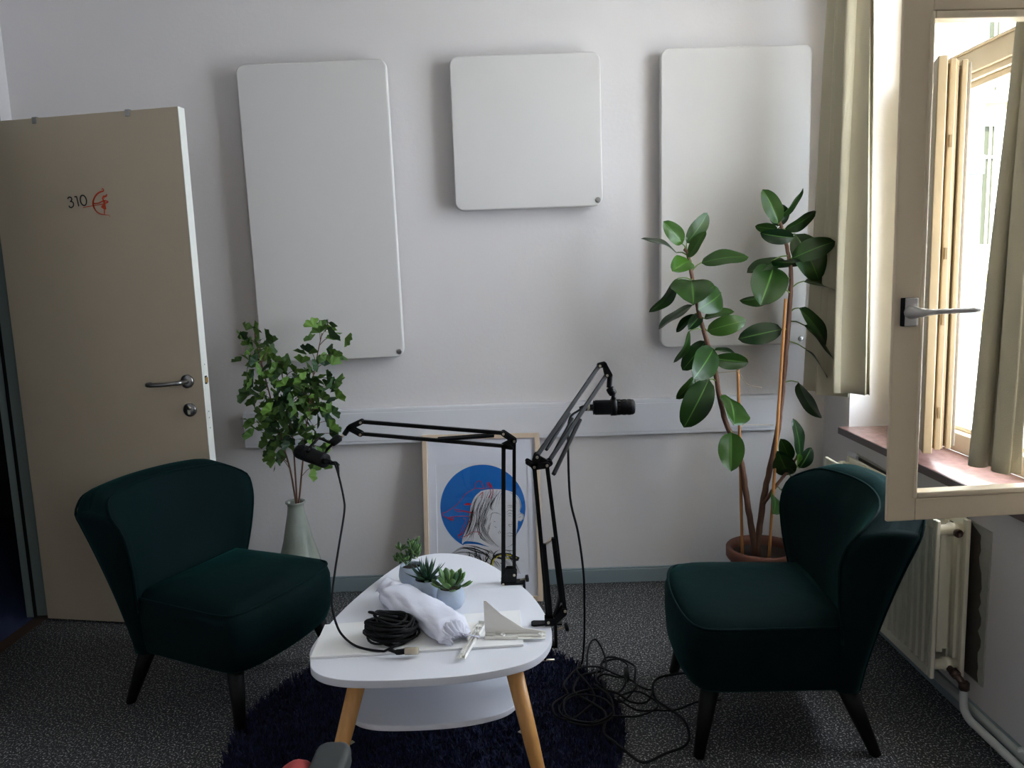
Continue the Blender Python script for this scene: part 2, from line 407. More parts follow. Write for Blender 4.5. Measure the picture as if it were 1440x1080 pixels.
GA=[(-0.914,3.100,0.450),(-0.929,3.100,0.608),(-0.955,3.100,0.728),(-0.981,3.100,0.876),(-1.007,3.100,1.023),(-1.027,3.100,1.139),(-1.029,3.100,1.179)]
GB=[(-0.911,3.100,0.450),(-0.909,3.100,0.607),(-0.909,3.100,0.726),(-0.921,3.100,0.874),(-0.932,3.100,0.991),(-0.940,3.100,1.078)]
GC=[(-0.906,3.100,0.450),(-0.880,3.100,0.606),(-0.854,3.100,0.754),(-0.821,3.100,0.929),(-0.785,3.100,1.073),(-0.759,3.100,1.164)]
LJ = [(-0.051,2.240,0.443), (-0.017,2.240,0.471), (-0.035,2.240,0.866), (-0.003,2.240,0.882), (-0.034,2.240,0.905), (-0.451,2.240,0.954), (-0.454,2.240,0.918), (-0.488,2.240,0.938), (-0.230,2.240,0.893), (-0.061,2.240,0.900), (-0.504,2.240,0.917), (-0.537,2.240,0.895)]
LMIC = [(-0.655,2.270,0.869), (-0.548,2.175,0.855), (-0.521,2.150,0.858), (-0.589,2.215,0.902), (-0.525,2.235,0.904)]
LCAB = [(-0.517,2.150,0.856), (-0.503,2.130,0.823), (-0.486,2.100,0.765), (-0.482,2.080,0.730), (-0.490,2.030,0.656), (-0.497,1.980,0.584), (-0.496,1.930,0.526), (-0.474,1.880,0.490)]
LCAB2 = [(-0.458,1.881,0.458), (-0.423,1.848,0.450), (-0.382,1.825,0.449), (-0.344,1.809,0.452)]
RJ = [(0.071,1.950,0.453), (0.116,1.950,0.483), (0.047,1.960,0.873), (0.080,1.960,0.876), (0.055,1.960,0.899), (0.087,1.980,0.880), (0.249,2.200,1.101), (0.269,2.200,1.073), (0.263,2.200,1.104), (0.279,2.200,1.073), (0.276,2.200,1.036), (0.292,2.200,0.979), (0.066,1.980,0.919), (0.161,2.080,0.965)]
RMIC = [(0.230,2.200,0.979), (0.349,2.200,0.977), (0.204,2.200,0.978), (0.302,2.200,0.979)]
RCAB = [(0.208,2.200,0.978), (0.182,2.190,0.972), (0.157,2.170,0.952), (0.150,2.150,0.884), (0.152,2.150,0.727), (0.174,2.170,0.614), (0.190,2.200,0.471), (0.198,2.300,0.290)]
RCAB2 = [(0.207,2.490,0.060), (0.196,2.468,0.020)]
ARMREST = [(-0.305,1.100,0.660), (-0.282,1.043,0.660)]
CH = [(-0.305,1.100,0.663), (-0.329,1.050,0.674), (-0.358,1.050,0.647), (-0.325,1.100,0.650), (-0.357,1.100,0.624)]
# ------------------------------------------------------------------ room shell
XL, XR, YB, YF, ZC = -2.01, 1.338, 3.283, -2.3, 2.85
WY0, WY1, WZ0, WZ1 = 1.655, 3.035, .69, 2.62          # window opening
DY0, DY1, DZ = 2.24, 3.135, 2.055                      # door opening
XO = 1.74
bm = nb(); box(bm, (XL-.078, YF-.15, -.12), (XO, YB+.15, 0)); struct('floor', bm, 'floor')
bm = nb(); box(bm, (XL-.15, YF-.15, ZC), (XO, YB+.15, ZC+.15)); struct('ceiling', bm, 'ceiling')
bm = nb(); box(bm, (XL-.15, YB, 0), (XO, YB+.15, ZC)); struct('wall_back', bm, 'wall')
bm = nb(); box(bm, (XL-.15, YF-.15, 0), (XO, YF, ZC)); struct('wall_front', bm, 'wall')
bm = nb()
box(bm, (XL-.078, YF, 0), (XL, DY0, ZC)); box(bm, (XL-.078, DY1, 0), (XL, YB, ZC)); box(bm, (XL-.078, DY0, DZ), (XL, DY1, ZC))
struct('wall_left', bm, 'wall')
VY0, VY1 = -2.1, -1.15                                # narrow opening added behind the camera to let in fill light
bm = nb()
box(bm, (XR, WY1, 0), (XO, YB, ZC)); box(bm, (XR, WY0, 0), (XO, WY1, WZ0)); box(bm, (XR, WY0, WZ1), (XO, WY1, ZC))
box(bm, (XR, VY1, 0), (XO, WY0, ZC)); box(bm, (XR, VY0, 0), (XO, VY1, 1.15)); box(bm, (XR, VY0, WZ1), (XO, VY1, ZC)); box(bm, (XR, YF, 0), (XO, VY0, ZC))
struct('wall_right', bm, 'wall')
# baseboards
bm = nb(); box(bm, (XL, YB-.014, 0), (XR, YB, .062)); box(bm, (XL, YB-.010, .062), (XR, YB, .07)); struct('baseboard_back', bm, 'baseboard', bevel=.003)
bm = nb(); box(bm, (XR-.012, YF, 0), (XR, YB-.014, .06)); struct('baseboard_right', bm, 'baseboard', bevel=.003)
bm = nb(); box(bm, (XL, YF, 0), (XL+.012, DY0-.06, .06)); struct('baseboard_left', bm, 'baseboard', bevel=.003)
# cable trunking along the back wall
bm = nb(); box(bm, (-1.162, YB-.034, .668), (1.128, YB, .824))
tr = struct('trim_1', bm, 'trunk', bevel=.006)
bm = nb(); box(bm, (-1.158, YB-.037, .684), (1.124, YB-.034, .806)); struct('trunking_cover', bm, 'trunk', tr, bevel=.0015)

# corridor behind the door
bm = nb(); box(bm, (XL-2.2, 1.2, -.12), (XL-.078, 4.6, -.001)); struct('floor_corridor', bm, 'corrfloor')
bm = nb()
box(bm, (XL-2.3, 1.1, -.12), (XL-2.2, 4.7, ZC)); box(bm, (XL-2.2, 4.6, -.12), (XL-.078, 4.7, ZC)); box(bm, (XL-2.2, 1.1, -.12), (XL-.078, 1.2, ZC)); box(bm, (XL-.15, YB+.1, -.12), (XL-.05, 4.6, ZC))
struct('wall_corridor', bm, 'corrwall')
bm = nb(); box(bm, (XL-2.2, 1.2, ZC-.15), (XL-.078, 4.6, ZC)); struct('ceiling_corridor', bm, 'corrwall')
bm = nb(); box(bm, (XL-.045, DY0, 0), (XL+.012, DY1, .006)); struct('trim_2', bm, 'threshold', bevel=.002)
bm = nb(); box(bm, (XL-.078, DY0, 0), (XL-.045, DY1, .004)); struct('trim_3', bm, 'corrfloor')

# ------------------------------------------------------------------ door
fr_ = bpy.data.objects.new('door_2', None); C.objects.link(fr_); fr_.location = (XL, DY1, 0); fr_['kind'] = 'structure'
fr_.name = 'door_frame'
for nm, a, b in (('hinge_jamb', (XL-.082, DY1-.03, .003), (XL-.045, DY1, DZ)), ('lock_jamb', (XL-.082, DY0, .003), (XL+.012, DY0+.045, DZ)), ('head', (XL-.082, DY0, DZ-.04), (XL+.012, DY1, DZ))):
    bm = nb(); box(bm, a, b)
    if nm == 'hinge_jamb': box(bm, (XL-.05, DY1-.018, .003), (XL+.012, DY1, DZ))
    obj(nm, bm, 'steelframe', fr_, bevel=.004)
bm = nb(); box(bm, (XL, DY1, .003), (XL+.014, DY1+.055, DZ+.05)); box(bm, (XL, DY0-.055, .003), (XL+.014, DY0, DZ+.05)); box(bm, (XL, DY0, DZ), (XL+.014, DY1, DZ+.05))
obj('casing', bm, 'steelframe', fr_, bevel=.004)
bm = nb(); box(bm, (XL-.048, DY1-.033, .003), (XL-.043, DY1-.018, DZ-.04)); obj('seal', bm, 'blackmatte', fr_)

H0 = Vector((-1.987, 3.08, 0)); dd = Vector((.98375, -.17953, 0)); LEN = .812
door = bpy.data.objects.new('door_1', None); C.objects.link(door); door.location = H0; door.rotation_euler = (0, 0, math.atan2(dd.y, dd.x)); door['kind'] = 'structure'
T = .04
# local: x along the leaf, y = -  towards the photographer is 0, leaf thickness towards +y
bm = nb(); box(bm, (0, .0008, .008), (LEN-.0008, T, 2.018)); lf = obj('leaf', bm, 'doorleaf', door, local=True, bevel=.0015)
bm = nb(); box(bm, (LEN-.0008, .0005, .008), (LEN+.0012, T, 2.018)); obj('edge_strip', bm, 'dooredge', door, local=True)
bm = nb(); box(bm, (LEN+.0012, .01, .80), (LEN+.002, .03, 1.09)); ls = obj('lock_strip', bm, 'dooredge', door, local=True)
bm = nb(); box(bm, (LEN+.0018, .0125, .992), (LEN+.0024, .0275, 1.024)); obj('latch_hole', bm, 'hole', door, local=True)
bm = nb(); box(bm, (LEN+.0018, .014, .997), (LEN+.008, .026, 1.018)); obj('latch', bm, 'brass', door, local=True, bevel=.002)
for z in (.86, .885, 1.068, .82): bm = nb(); cyl(bm, (LEN+.002, .02, z), (LEN+.0026, .02, z), .003, 10); obj('screw', bm, 'chrome', door, local=True)
def lever(parent, x, z, s):   # s=-1 photographer side
    y0 = 0 if s < 0 else T
    bm = nb(); lathe(bm, [(0.0265, 0), (.0265, .006), (.024, .009), (.010, .0095)], (x, y0, z), a=(0, s, 0), capb=True, capt=True)
    r = obj('rosette', bm, 'chrome', parent, local=True)
    bm = nb(); p = crv([(x, y0+s*.006, z), (x, y0+s*.03, z), (x-.004, y0+s*.05, z), (x-.02, y0+s*.06, z-.001), (x-.06, y0+s*.062, z-.004), (x-.115, y0+s*.062, z-.006), (x-.132, y0+s*.058, z-.006), (x-.138, y0+s*.045, z-.006), (x-.138, y0+s*.03, z-.006)], 8)
    tube(bm, p, .0088, 14); obj('lever', bm, 'chrome', parent, local=True, smooth=True)
    bm = nb(); lathe(bm, [(.0265, 0), (.0265, .006), (.024, .0085), (.0005, .009)], (x, y0, z-.111), a=(0, s, 0), capb=True)
    k = obj('keyhole_rosette', bm, 'chrome', parent, local=True)
    bm = nb(); lathe(bm, [(.0088, .0085), (.0088, .0105), (.0005, .0107)], (x, y0, z-.103), a=(0, s, 0)); box(bm, (x-.005, y0+s*.0085, z-.128), (x+.005, y0+s*.0105, z-.108))
    obj('lock_cylinder', bm, 'nickel', k, local=True)
    bm = nb(); box(bm, (x-.0008, y0+s*.0105, z-.107), (x+.0012, y0+s*.0112, z-.099)); obj('key_slot', bm, 'hole', k, local=True)
lever(door, .749, 1.006, -1); lever(door, .749, 1.006, 1)
for u in (.213, .607):
    bm = nb(); box(bm, (u-.009, -.003, 1.997), (u+.009, 0, 2.021)); box(bm, (u-.009, -.003, 2.018), (u+.009, T+.003, 2.0215)); box(bm, (u-.009, T, 1.997), (u+.009, T+.003, 2.021))
    cl = obj('door_clip', bm, 'chrome', None if False else door, local=True, bevel=.001)
for z in (.25, 1.75): bm = nb(); cyl(bm, (-.006, .045, z-.05), (-.006, .045, z+.05), .008, 12); obj('hinge', bm, 'chrome', door, local=True)
# room number and archer emblem on the leaf: 2-D frame u along leaf, z up; drawn in crop pixels (14.4 per photo pixel)
DU = lambda a: .315 + (80 + a/14.4 - 95)*.00302
def dpt(a, b): # crop px -> leaf coords
    return (DU(a), 1.6915 - (b-560)/14.4*.00267 + (a-420)/14.4*.0001)
def dstroke(bm, pts, w, **k): ribbon(bm, [dpt(*p) for p in pts], w, (0,0,0), (1,0,0), (0,0,1), (0,-1,0), 0, .0004, **k)
bm = nb(); W_ = .005
dstroke(bm, c2([(232,440),(245,412),(275,405),(305,420),(312,455),(290,488),(272,496)]), W_)
dstroke(bm, c2([(272,494),(310,500),(335,530),(332,580),(300,612),(262,610),(236,575)]), W_)
dstroke(bm, [(370,408),(418,408)], W_); dstroke(bm, [(416,404),(440,606)], W_)
o_ = [(547+62*math.sin(t*PI/16)-8*math.cos(t*PI/16), 496-103*math.cos(t*PI/16)) for t in range(33)]
dstroke(bm, o_, W_)
obj('room_number_310', bm, 'black_print', door, local=True)['label'] = 'black number 310 on the door'
bm = nb()
dstroke(bm, c2([(962,308),(940,318),(958,300),(978,322),(968,350),(900,365),(830,405),(775,470),(740,560),(740,630),(775,720),(840,785),(930,818),(1035,838),(1048,880)]), .0065, taper=True)
dstroke(bm, c2([(850,392),(785,450),(742,540),(738,620),(770,710),(830,775)]), .0075, taper=True)
dstroke(bm, [(525,640),(600,630),(720,622),(860,612),(960,606)], .0028)
dstroke(bm, c2([(750,578),(850,580),(900,560),(950,545)]), .0042)
dstroke(bm, c2([(955,540),(1000,548),(1045,572),(1000,590),(960,596)]), .0045)
dstroke(bm, c2([(1020,420),(1030,440),(1000,455),(965,455),(942,490),(950,520),(965,560)]), .0055)
dstroke(bm, c2([(1028,462),(990,472),(960,500)]), .003)
dstroke(bm, c2([(962,530),(966,580),(962,640)]), .0085)
plane_prism(bm, [dpt(*p) for p in ((945,600),(978,600),(985,660),(992,722),(970,715),(945,712),(888,662))], (0,0,0), (1,0,0), (0,0,1), (0,-1,0), .0001, .0005)
dstroke(bm, [(955,710),(950,760),(942,812)], .0042)
obj('archer_emblem', bm, 'orange', door, local=True)['label'] = 'orange archer with a bow, emblem on the door'

# ------------------------------------------------------------------ acoustic panels
def apanel(x0, x1, z0, z1, tilt, label):
    w, h = x1-x0, z1-z0
    t = thing('acoustic_panel', label, 'acoustic panel', ((x0+x1)/2, YB, (z0+z1)/2), 0, None)
    bm = nb(); o = [(x-w/2, z-h/2) for x, z in rrect(w, h, .035)]
    ca, sa = math.cos(tilt), math.sin(tilt); o = [(x*ca-z*sa, x*sa+z*ca) for x, z in o]
    plane_prism(bm, o, (0,0,0), (1,0,0), (0,0,1), (0,-1,0), .022, .06); obj('panel_body', bm, 'panel', t, local=True, bevel=.007, seg=3)
    bm = nb(); px, pz = w/2-.02, -h/2+.024; px, pz = px*ca-pz*sa, px*sa+pz*ca
    lathe(bm, [(.011, 0), (.011, .0025), (.0085, .003), (.0005, .003)], (px, -.06, pz), a=(0,-1,0)); obj('round_badge', bm, 'chrome', t, local=True)
    for sx in (-1, 1):
        bm = nb(); box(bm, (sx*w*.3-.03, -.022, -h*.35), (sx*w*.3+.03, -.0005, h*.35)); obj('wall_spacer', bm, 'black', t, local=True)
apanel(-1.0585, -.4565, 1.040, 2.236, .008, 'tall white acoustic panel on the wall beside the door, above the ginkgo branches')
apanel(-.212, .392, 1.634, 2.236, 0, 'square white acoustic panel, middle one of the three on the wall')
apanel(.627, 1.233, 1.040, 2.236, -.008, 'tall white acoustic panel behind the rubber plant, next to the curtain')

# ------------------------------------------------------------------ window (right wall)
win = bpy.data.objects.new('window_1', None); C.objects.link(win); win.location = (1.54, (WY0+WY1)/2, WZ0); win['kind'] = 'structure'
def part(nm, a, b, m='sash', par=None, bev=.004): bm = nb(); box(bm, a, b); return obj(nm, bm, m, par or win, bevel=bev)
FX0, FX1 = 1.495, 1.60
part('window_jamb', (FX0, WY0, .72), (FX1, WY0+.055, WZ1)); part('window_jamb', (FX0, WY1-.045, .72), (FX1, WY1, WZ1))
part('bottom_rail', (FX0, WY0+.055, .72), (FX1, WY1-.045, .785)); part('bottom_rail_lip', (FX0+.03, WY0+.055, .785), (FX1, WY1-.045, .80))
part('transom', (FX0, WY0+.055, 1.955), (FX1, WY1-.045, 2.022)); part('transom_moulding', (FX0+.012, WY0+.055, 1.935), (FX1, WY1-.045, 1.955)); part('transom_moulding', (FX0+.03, WY0+.055, 1.915), (FX1, WY1-.045, 1.935)); part('transom_cap', (FX0-.008, WY0+.055, 2.022), (FX1, WY1-.045, 2.03))
part('head_rail', (FX0, WY0+.055, 2.56), (FX1, WY1-.045, WZ1))
part('pane', (1.545, WY0+.05, 2.025), (1.549, WY1-.04, 2.565), 'glass', bev=0)
# sill
bm = nb(); box(bm, (1.302, 1.60, .690), (1.50, WY1+.012, .718)); sl = struct('window_sill', bm, ['granite'], win, bevel=.002)
bm = nb(); box(bm, (1.299, 1.60, .6905), (1.302, WY1+.012, .7165)); obj('sill_edge', bm, 'granite_edge', sl)
bm = nb(); box(bm, (1.60, WY0, .66), (1.78, WY1, .70)); obj('outer_sill', bm, 'granite_edge', win)

def sash(nm, hinge, free, s, label, layers, ln):
    """casement leaf; local x from hinge to free end, outer side = s*y; layers: (y0,y1,trim,member width,material)"""
    h = Vector((*hinge, 0)); f = Vector((*free, 0)); a = math.atan2((f-h).y, (f-h).x)
    t = bpy.data.objects.new(nm, None); C.objects.link(t); t.location = (h.x, h.y, .765); t.rotation_euler = (0, 0, a)
    tag(t, label, 'window')
    Hh = 1.96-.765
    for (pn, y0, y1, tr_, w, m) in layers:
        x0, x1, z0, z1 = tr_*.5, ln-tr_, tr_*.8, Hh-tr_*.8
        for q, (A, B) in {'stile': ((x0, z0), (x0+w, z1)), 'stile ': ((x1-w, z0), (x1, z1)), 'rail': ((x0+w, z0), (x1-w, z0+w*.8)), 'rail ': ((x0+w, z1-w*.98), (x1-w, z1))}.items():
            bm = nb(); box(bm, (A[0], s*y0, A[1]), (B[0], s*y1, B[1])); obj(pn + '_' + q.strip(), bm, m, t, local=True, bevel=.003 if y1-y0 > .01 else .001)
    return t, Hh
near, Hh = sash('window_sash', (1.49, 1.7735), (.860, 1.7374), -1, 'open cream window sash in front with brushed metal handle and clear glass',
    [('inner', 0, .012, 0, .067, 'sash'), ('body', .012, .036, .030, .037, 'sash'), ('groove', .036, .042, .034, .035, 'seal'), ('outer', .042, .066, .032, .04, 'sash')], .631)
bm = nb()
for a, b in (((.067, .056), (.075, 1.135)), ((.564, .056), (.572, 1.135)), ((.075, .052), (.564, .072)), ((.075, 1.098), (.564, 1.119))):
    pass
bm.free()
for a, b in (((.067, .0536), (.078, 1.128)), ((.561, .0536), (.572, 1.128)), ((.078, .0536), (.561, .068)), ((.078, 1.112), (.561, 1.128))):
    bm = nb(); box(bm, (a[0], .002, a[1]), (b[0], -.034, b[1])); obj('glazing_bead', bm, 'sash', near, local=True, bevel=.003)
bm = nb(); box(bm, (.06, -.020, .05), (.58, -.024, 1.14)); obj('pane', bm, 'glass', near, local=True)
# espagnolette handle on the free stile
bm = nb(); hx, hz = .6, .488
box(bm, (hx-.015, .0, hz-.032), (hx+.017, .012, hz+.032)); hb = obj('handle_plate', bm, 'blackmatte', near, local=True, bevel=.002)
bm = nb(); box(bm, (hx-.0165, .008, hz-.0315), (hx+.0125, .015, hz+.0315)); obj('handle_cover', bm, 'satin', near, local=True, bevel=.002)
bm = nb(); tube(bm, crv([(hx, .012, hz), (hx, .035, hz), (hx-.01, .05, hz), (hx-.035, .054, hz+.001), (hx-.13, .056, hz+.002)], 8), [.015]*4+[.0145,.014,.0135,.013,.0125,.012,.0115,.011,.0105,.0105,.010,.010,.009,.0085,.008,.008,.0075,.007,.007,.0065,.0062,.006,.006,.0058,.0055,.0055,.0055,.0055,.0055][:29], 12)
obj('window_handle', bm, 'satin', near, local=True, smooth=True)
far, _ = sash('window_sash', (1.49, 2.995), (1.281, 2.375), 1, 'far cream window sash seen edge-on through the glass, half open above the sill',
    [('inner', 0, .026, 0, .067, 'sashdark'), ('groove', .026, .034, .024, .04, 'seal'), ('middle', .034, .052, .012, .05, 'sashdark'), ('step', .052, .058, .018, .05, 'sashdark'), ('gap', .058, .066, .034, .04, 'seal'), ('outer', .066, .082, .018, .05, 'sashdark'), ('drip', .082, .093, .026, .045, 'seal')], .656)
bm = nb(); box(bm, (.05, .012, .05), (.60, .016, 1.14)); obj('pane', bm, 'glass', far, local=True)
bm = nb(); box(bm, (.06, .072, .06), (.59, .076, 1.13)); obj('pane', bm, 'glass', far, local=True)
for z in (.13, .42, .62, .95):
    bm = nb(); box(bm, (.646, .038, z-.018), (.6515, .047, z+.018)); obj('lock_plate', bm, 'lockplate', far, local=True, bevel=.001)

w2 = bpy.data.objects.new('window_2', None); C.objects.link(w2); w2.location = (1.54, (VY0+VY1)/2, WZ0); w2['kind'] = 'structure'  # unseen window, added to brighten the door, sash and chairs
for a, b in (((FX0, VY0, 1.15), (FX1, VY0+.06, WZ1)), ((FX0, VY1-.06, 1.15), (FX1, VY1, WZ1)), ((FX0, VY0+.06, 1.15), (FX1, VY1-.06, 1.22)), ((FX0, VY0+.06, WZ1-.07), (FX1, VY1-.06, WZ1))):
    part('window_frame', a, b, par=w2)
part('pane', (1.545, VY0+.05, 1.2), (1.549, VY1-.05, WZ1-.06), 'glass', w2, 0)

# ------------------------------------------------------------------ curtains
def curtain(nm, label, top, bot, zt, zb, waves, amp, xc, hemz=None, ph=0, wob=0):
    """hangs along the right wall; top/bot = (y near, y far)"""
    bm = nb(); NU, NV = 150, 46; g = []
    for j in range(NV+1):
        v = j/NV; row = []
        for i in range(NU+1):
            u = i/NU
            y0 = bot[0]+(top[0]-bot[0])*v**.9; y1 = bot[1]+(top[1]-bot[1])*v**.9
            zz = zb(u) + (zt-zb(u))*v
            a = amp*(1-.35*v)
            uu = u + .018*math.sin(5*v+u*9)
            x = xc + a*math.sin(waves*2*PI*uu+ph) + .35*a*math.sin(waves*4.3*PI*uu+1.3+ph) + wob*math.sin(9*v+3*u)
            y = y0+(y1-y0)*u + .5*a*math.sin(waves*4*PI*uu+.6)
            row.append(bm.verts.new((x, y, zz)))
        g.append(row)
    for j in range(NV):
        for i in range(NU): bm.faces.new((g[j][i], g[j][i+1], g[j+1][i+1], g[j+1][i])).smooth = True
    o = obj(nm, bm, 'curtain', None, smooth=True); s = o.modifiers.new('solid', 'SOLIDIFY'); s.thickness = .004; s.offset = 0
    return tag(o, label, 'curtain')
curtain('curtain', 'beige curtain hanging between the back wall corner and the window', (2.785, 2.99), (2.74, 3.15), 2.72, lambda u: .892-.028*(u > .38)-.012*u, 2.6, .042, 1.25, ph=.5)
curtain('curtain', 'beige curtain hanging behind the glass of the open sash', (1.825, 1.845), (1.85, 2.01), 2.72, lambda u: .835-.012*u, 1.6, .03, 1.235, ph=2.4, wob=.003)
bm = nb(); box(bm, (1.235, -1.0, 2.72), (1.26, 3.2, 2.745))
for y in (-.9, .9, 1.75, 3.15): box(bm, (1.24, y-.01, 2.74), (1.255, y+.01, ZC))
tag(obj('curtain_rail', bm, 'sash', bevel=.003), 'white curtain rail fixed under the ceiling above the windows', 'curtain rail')

# ------------------------------------------------------------------ radiator, backing, pipes
rad = thing('radiator', 'cream panel radiator under the window sill behind the right armchair', 'radiator', (1.26, 2.45, .13))
RY0, RY1, RZ0, RZ1 = 2.144, 2.95, .135, .622
def rib_panel(nm, x0, x1, sgn):
    bm = nb(); n = 22; pts = []
    for i in range(n+1):
        y = RY0+.02 + (RY1-RY0-.04)*i/n
        for k, dx in ((0, 0), (.3, 0), (.42, .006), (.88, .006)):
            if i < n: pts.append((y + (RY1-RY0-.04)/n*k, dx))
    pts.append((RY1-.02, 0))
    a = [bm.verts.new((x0-sgn*0+sgn*dx, y, RZ0+.03)) for y, dx in pts]; b = [bm.verts.new((x0+sgn*dx, y, RZ1-.03)) for y, dx in pts]
    for i in range(len(a)-1): bm.faces.new((a[i], a[i+1], b[i+1], b[i]))
    xm = (x0+x1)/2
    o = obj(nm, bm, 'radiator', rad); sol = o.modifiers.new('s', 'SOLIDIFY'); sol.thickness = .0015
    bm = nb()
    for A, B in (((x0-.001, RY0, RZ0), (x1, RY0+.02, RZ1)), ((x0-.001, RY1-.02, RZ0), (x1, RY1, RZ1)), ((x0-.001, RY0+.02, RZ0), (x1, RY1-.02, RZ0+.03)), ((x0-.001, RY0+.02, RZ1-.03), (x1, RY1-.02, RZ1))): box(bm, A, B)
    e = obj('rim', bm, 'radiator', o, bevel=.004)
rib_panel('front_panel', 1.207, 1.219, 1); rib_panel('rear_panel', 1.295, 1.307, -1)
bm = nb()
for y in [RY0+.05+k*.055 for k in range(13)]: box(bm, (1.235, y, RZ0+.07), (1.28, y+.001, RZ1-.06))
box(bm, (1.232, RY0+.022, RZ0+.075), (1.25, RY0+.024, RZ1-.045)); obj('convector_plate', bm, 'radiator', rad)
bm = nb()
bm.free()
for y in (RY0+.025, RY1-.025):
    for z in (RZ1-.035, RZ0+.035): bm = nb(); tube(bm, [(1.215, y, z), (1.256, y, z), (1.256, y, z), (1.276, y, z), (1.276, y, z), (1.30, y, z)], [.0155, .0155, .020, .020, .0155, .0155], 18); obj('header_pipe', bm, 'radiator', rad)
bm = nb(); lathe(bm, [(.009, -.02), (.009, .004), (.0125, .006), (.0125, .014), (.009, .016), (.008, .012), (.0005, .011)], (1.266, RY0+.005, RZ1-.037), a=(0,-1,0)); obj('plug', bm, 'valve', rad)
for y in (2.3, 2.8):
    for z in (RZ0+.05, RZ1-.05): bm = nb(); box(bm, (1.305, y-.015, z-.01), (XR-.008, y+.015, z+.01)); obj('wall_bracket', bm, 'radiator', rad)
bm = nb(); tube(bm, crv([(1.266, RY0+.01, RZ0+.03), (1.27, RY0-.012, RZ0+.022), (1.278, RY0-.03, RZ0+.012), (1.283, RY0-.04, RZ0-.008)], 5), .0105, 12); cyl(bm, (1.283, RY0-.04, RZ0-.012), (1.283, RY0-.04, RZ0+.012), .0145, 6); cyl(bm, (1.268, RY0-.005, RZ0+.028), (1.273, RY0-.022, RZ0+.02), .0145, 6)
obj('valve', bm, 'valve', rad)
# torn backing board on the wall behind the radiator
bk = thing('backing_board', 'thin pale backing board with torn dark foil on the wall behind the radiator', 'board', (XR, 2.45, .12))
bm = nb(); plane_prism(bm, [(2.10, .13), (2.95, .13), (2.95, .63), (2.095, .60)], (XR, 0, 0), (0,1,0), (0,0,1), (-1,0,0), 0, .005); obj('board', bm, 'plasteredge', bk)
rg = random.Random(3)
edge = [(2.115+.02*rg.random()+(.012 if z > .45 else 0), z) for z in [.135+.022*k for k in range(21)]]
bm = nb(); plane_prism(bm, edge + [(2.2, .608), (2.95, .62), (2.95, .135)], (XR, 0, 0), (0,1,0), (0,0,1), (-1,0,0), .005, .0065); obj('torn_foil', bm, 'foil', bk)
bm = nb(); tube(bm, crv([(1.283, RY0-.04, RZ0-.01), (1.283, RY0-.042, .085), (1.283, RY0-.05, .062), (1.284, RY0-.075, .048), (1.287, RY0-.11, .045)], 6) + [Vector((1.29, 1.5, .045)), Vector((1.29, .2, .045)), Vector((1.29, YF, .045))], .0115, 14)
tag(obj('heating_pipe', bm, 'pipe', smooth=True), 'white heating pipe bending down from the radiator valve and along the floor', 'pipe')
bm = nb(); tube(bm, [(1.318, YB-.02, .052), (1.318, YF, .052)], .0115, 14)
for y in (1.9, .9): box(bm, (1.31, y-.006, .03), (XR, y+.006, .07))
tag(obj('heating_pipe', bm, 'pipe', smooth=True), 'white straight heating pipe running along the base of the right wall', 'pipe')
# small white wall box behind the right chair
bm = nb(); box(bm, (1.322, 2.93, .585), (XR, 3.01, .625)); tag(obj('wall_socket', bm, 'trunk', bevel=.004), 'small white socket box on the right wall just above the armchair back', 'socket')

# ------------------------------------------------------------------ outside: courtyard wing across
bm = nb(); box(bm, (2.2, 9, -6), (14, 9.4, 9)); fac = obj('facade_wall', bm, 'facade')
B = thing('courtyard_building', 'sunlit white building wing with tall windows seen through the open window', 'building', (7, 9.2, -6)); fac.parent = B; fac.location = (-7, -9.2, 6)
def fwin(x0, x1, z0, z1):
    bm = nb()
    for a, b in (((x0-.12, z0-.12), (x0, z1+.12)), ((x1, z0-.12), (x1+.12, z1+.12)), ((x0, z1), (x1, z1+.12)), ): box(bm, (a[0], 8.93, a[1]), (b[0], 9.0, b[1]))
    box(bm, (x0-.15, 8.90, z0-.14), (x1+.15, 8.99, z0-.10))
    f = obj('building_window', bm, 'facade', B)
    bm = nb(); box(bm, (x0, 8.985, z0), (x1, 8.995, z1)); obj('pane', bm, 'windark', f)
    bm = nb(); xm = x1-.055; box(bm, (xm, 8.96, z0), (xm+.014, 8.985, z1)); box(bm, (x0, 8.96, (z0+z1)/2+.3), (x1, 8.985, (z0+z1)/2+.33)); obj('glazing_bar', bm, 'facade', f)
for k, x in enumerate((5.27, 8.2, 11.0)):
    for z0, z1 in ((1.53, 2.84), (3.23, 4.6), (-1.9, -.6), (5.4, 6.8)): fwin(x, x+(.24 if k == 0 else .74), z0, z1)
for z, h in ((1.10, .10), (.60, .16), (3.02, .1)):
    bm = nb(); box(bm, (2.2, 8.96, z), (14, 9.0, z+h)); obj('string_course', bm, 'facadeyellow', B, bevel=.01)
bm = nb(); cyl(bm, (5.215, 8.86, -6), (5.215, 8.86, 9), .095, 20); cyl(bm, (5.215, 8.86, 2.3), (5.215, 8.86, 2.5), .115, 20)
for z in (.4, 2.4, 4.6): box(bm, (5.1, 8.9, z-.03), (5.33, 9.0, z+.03))
obj('downpipe', bm, 'pipeblue', B)
bm = nb(); box(bm, (1.9, -8, -6.2), (16, 9.4, -6)); struct('ground_courtyard', bm, 'facade')
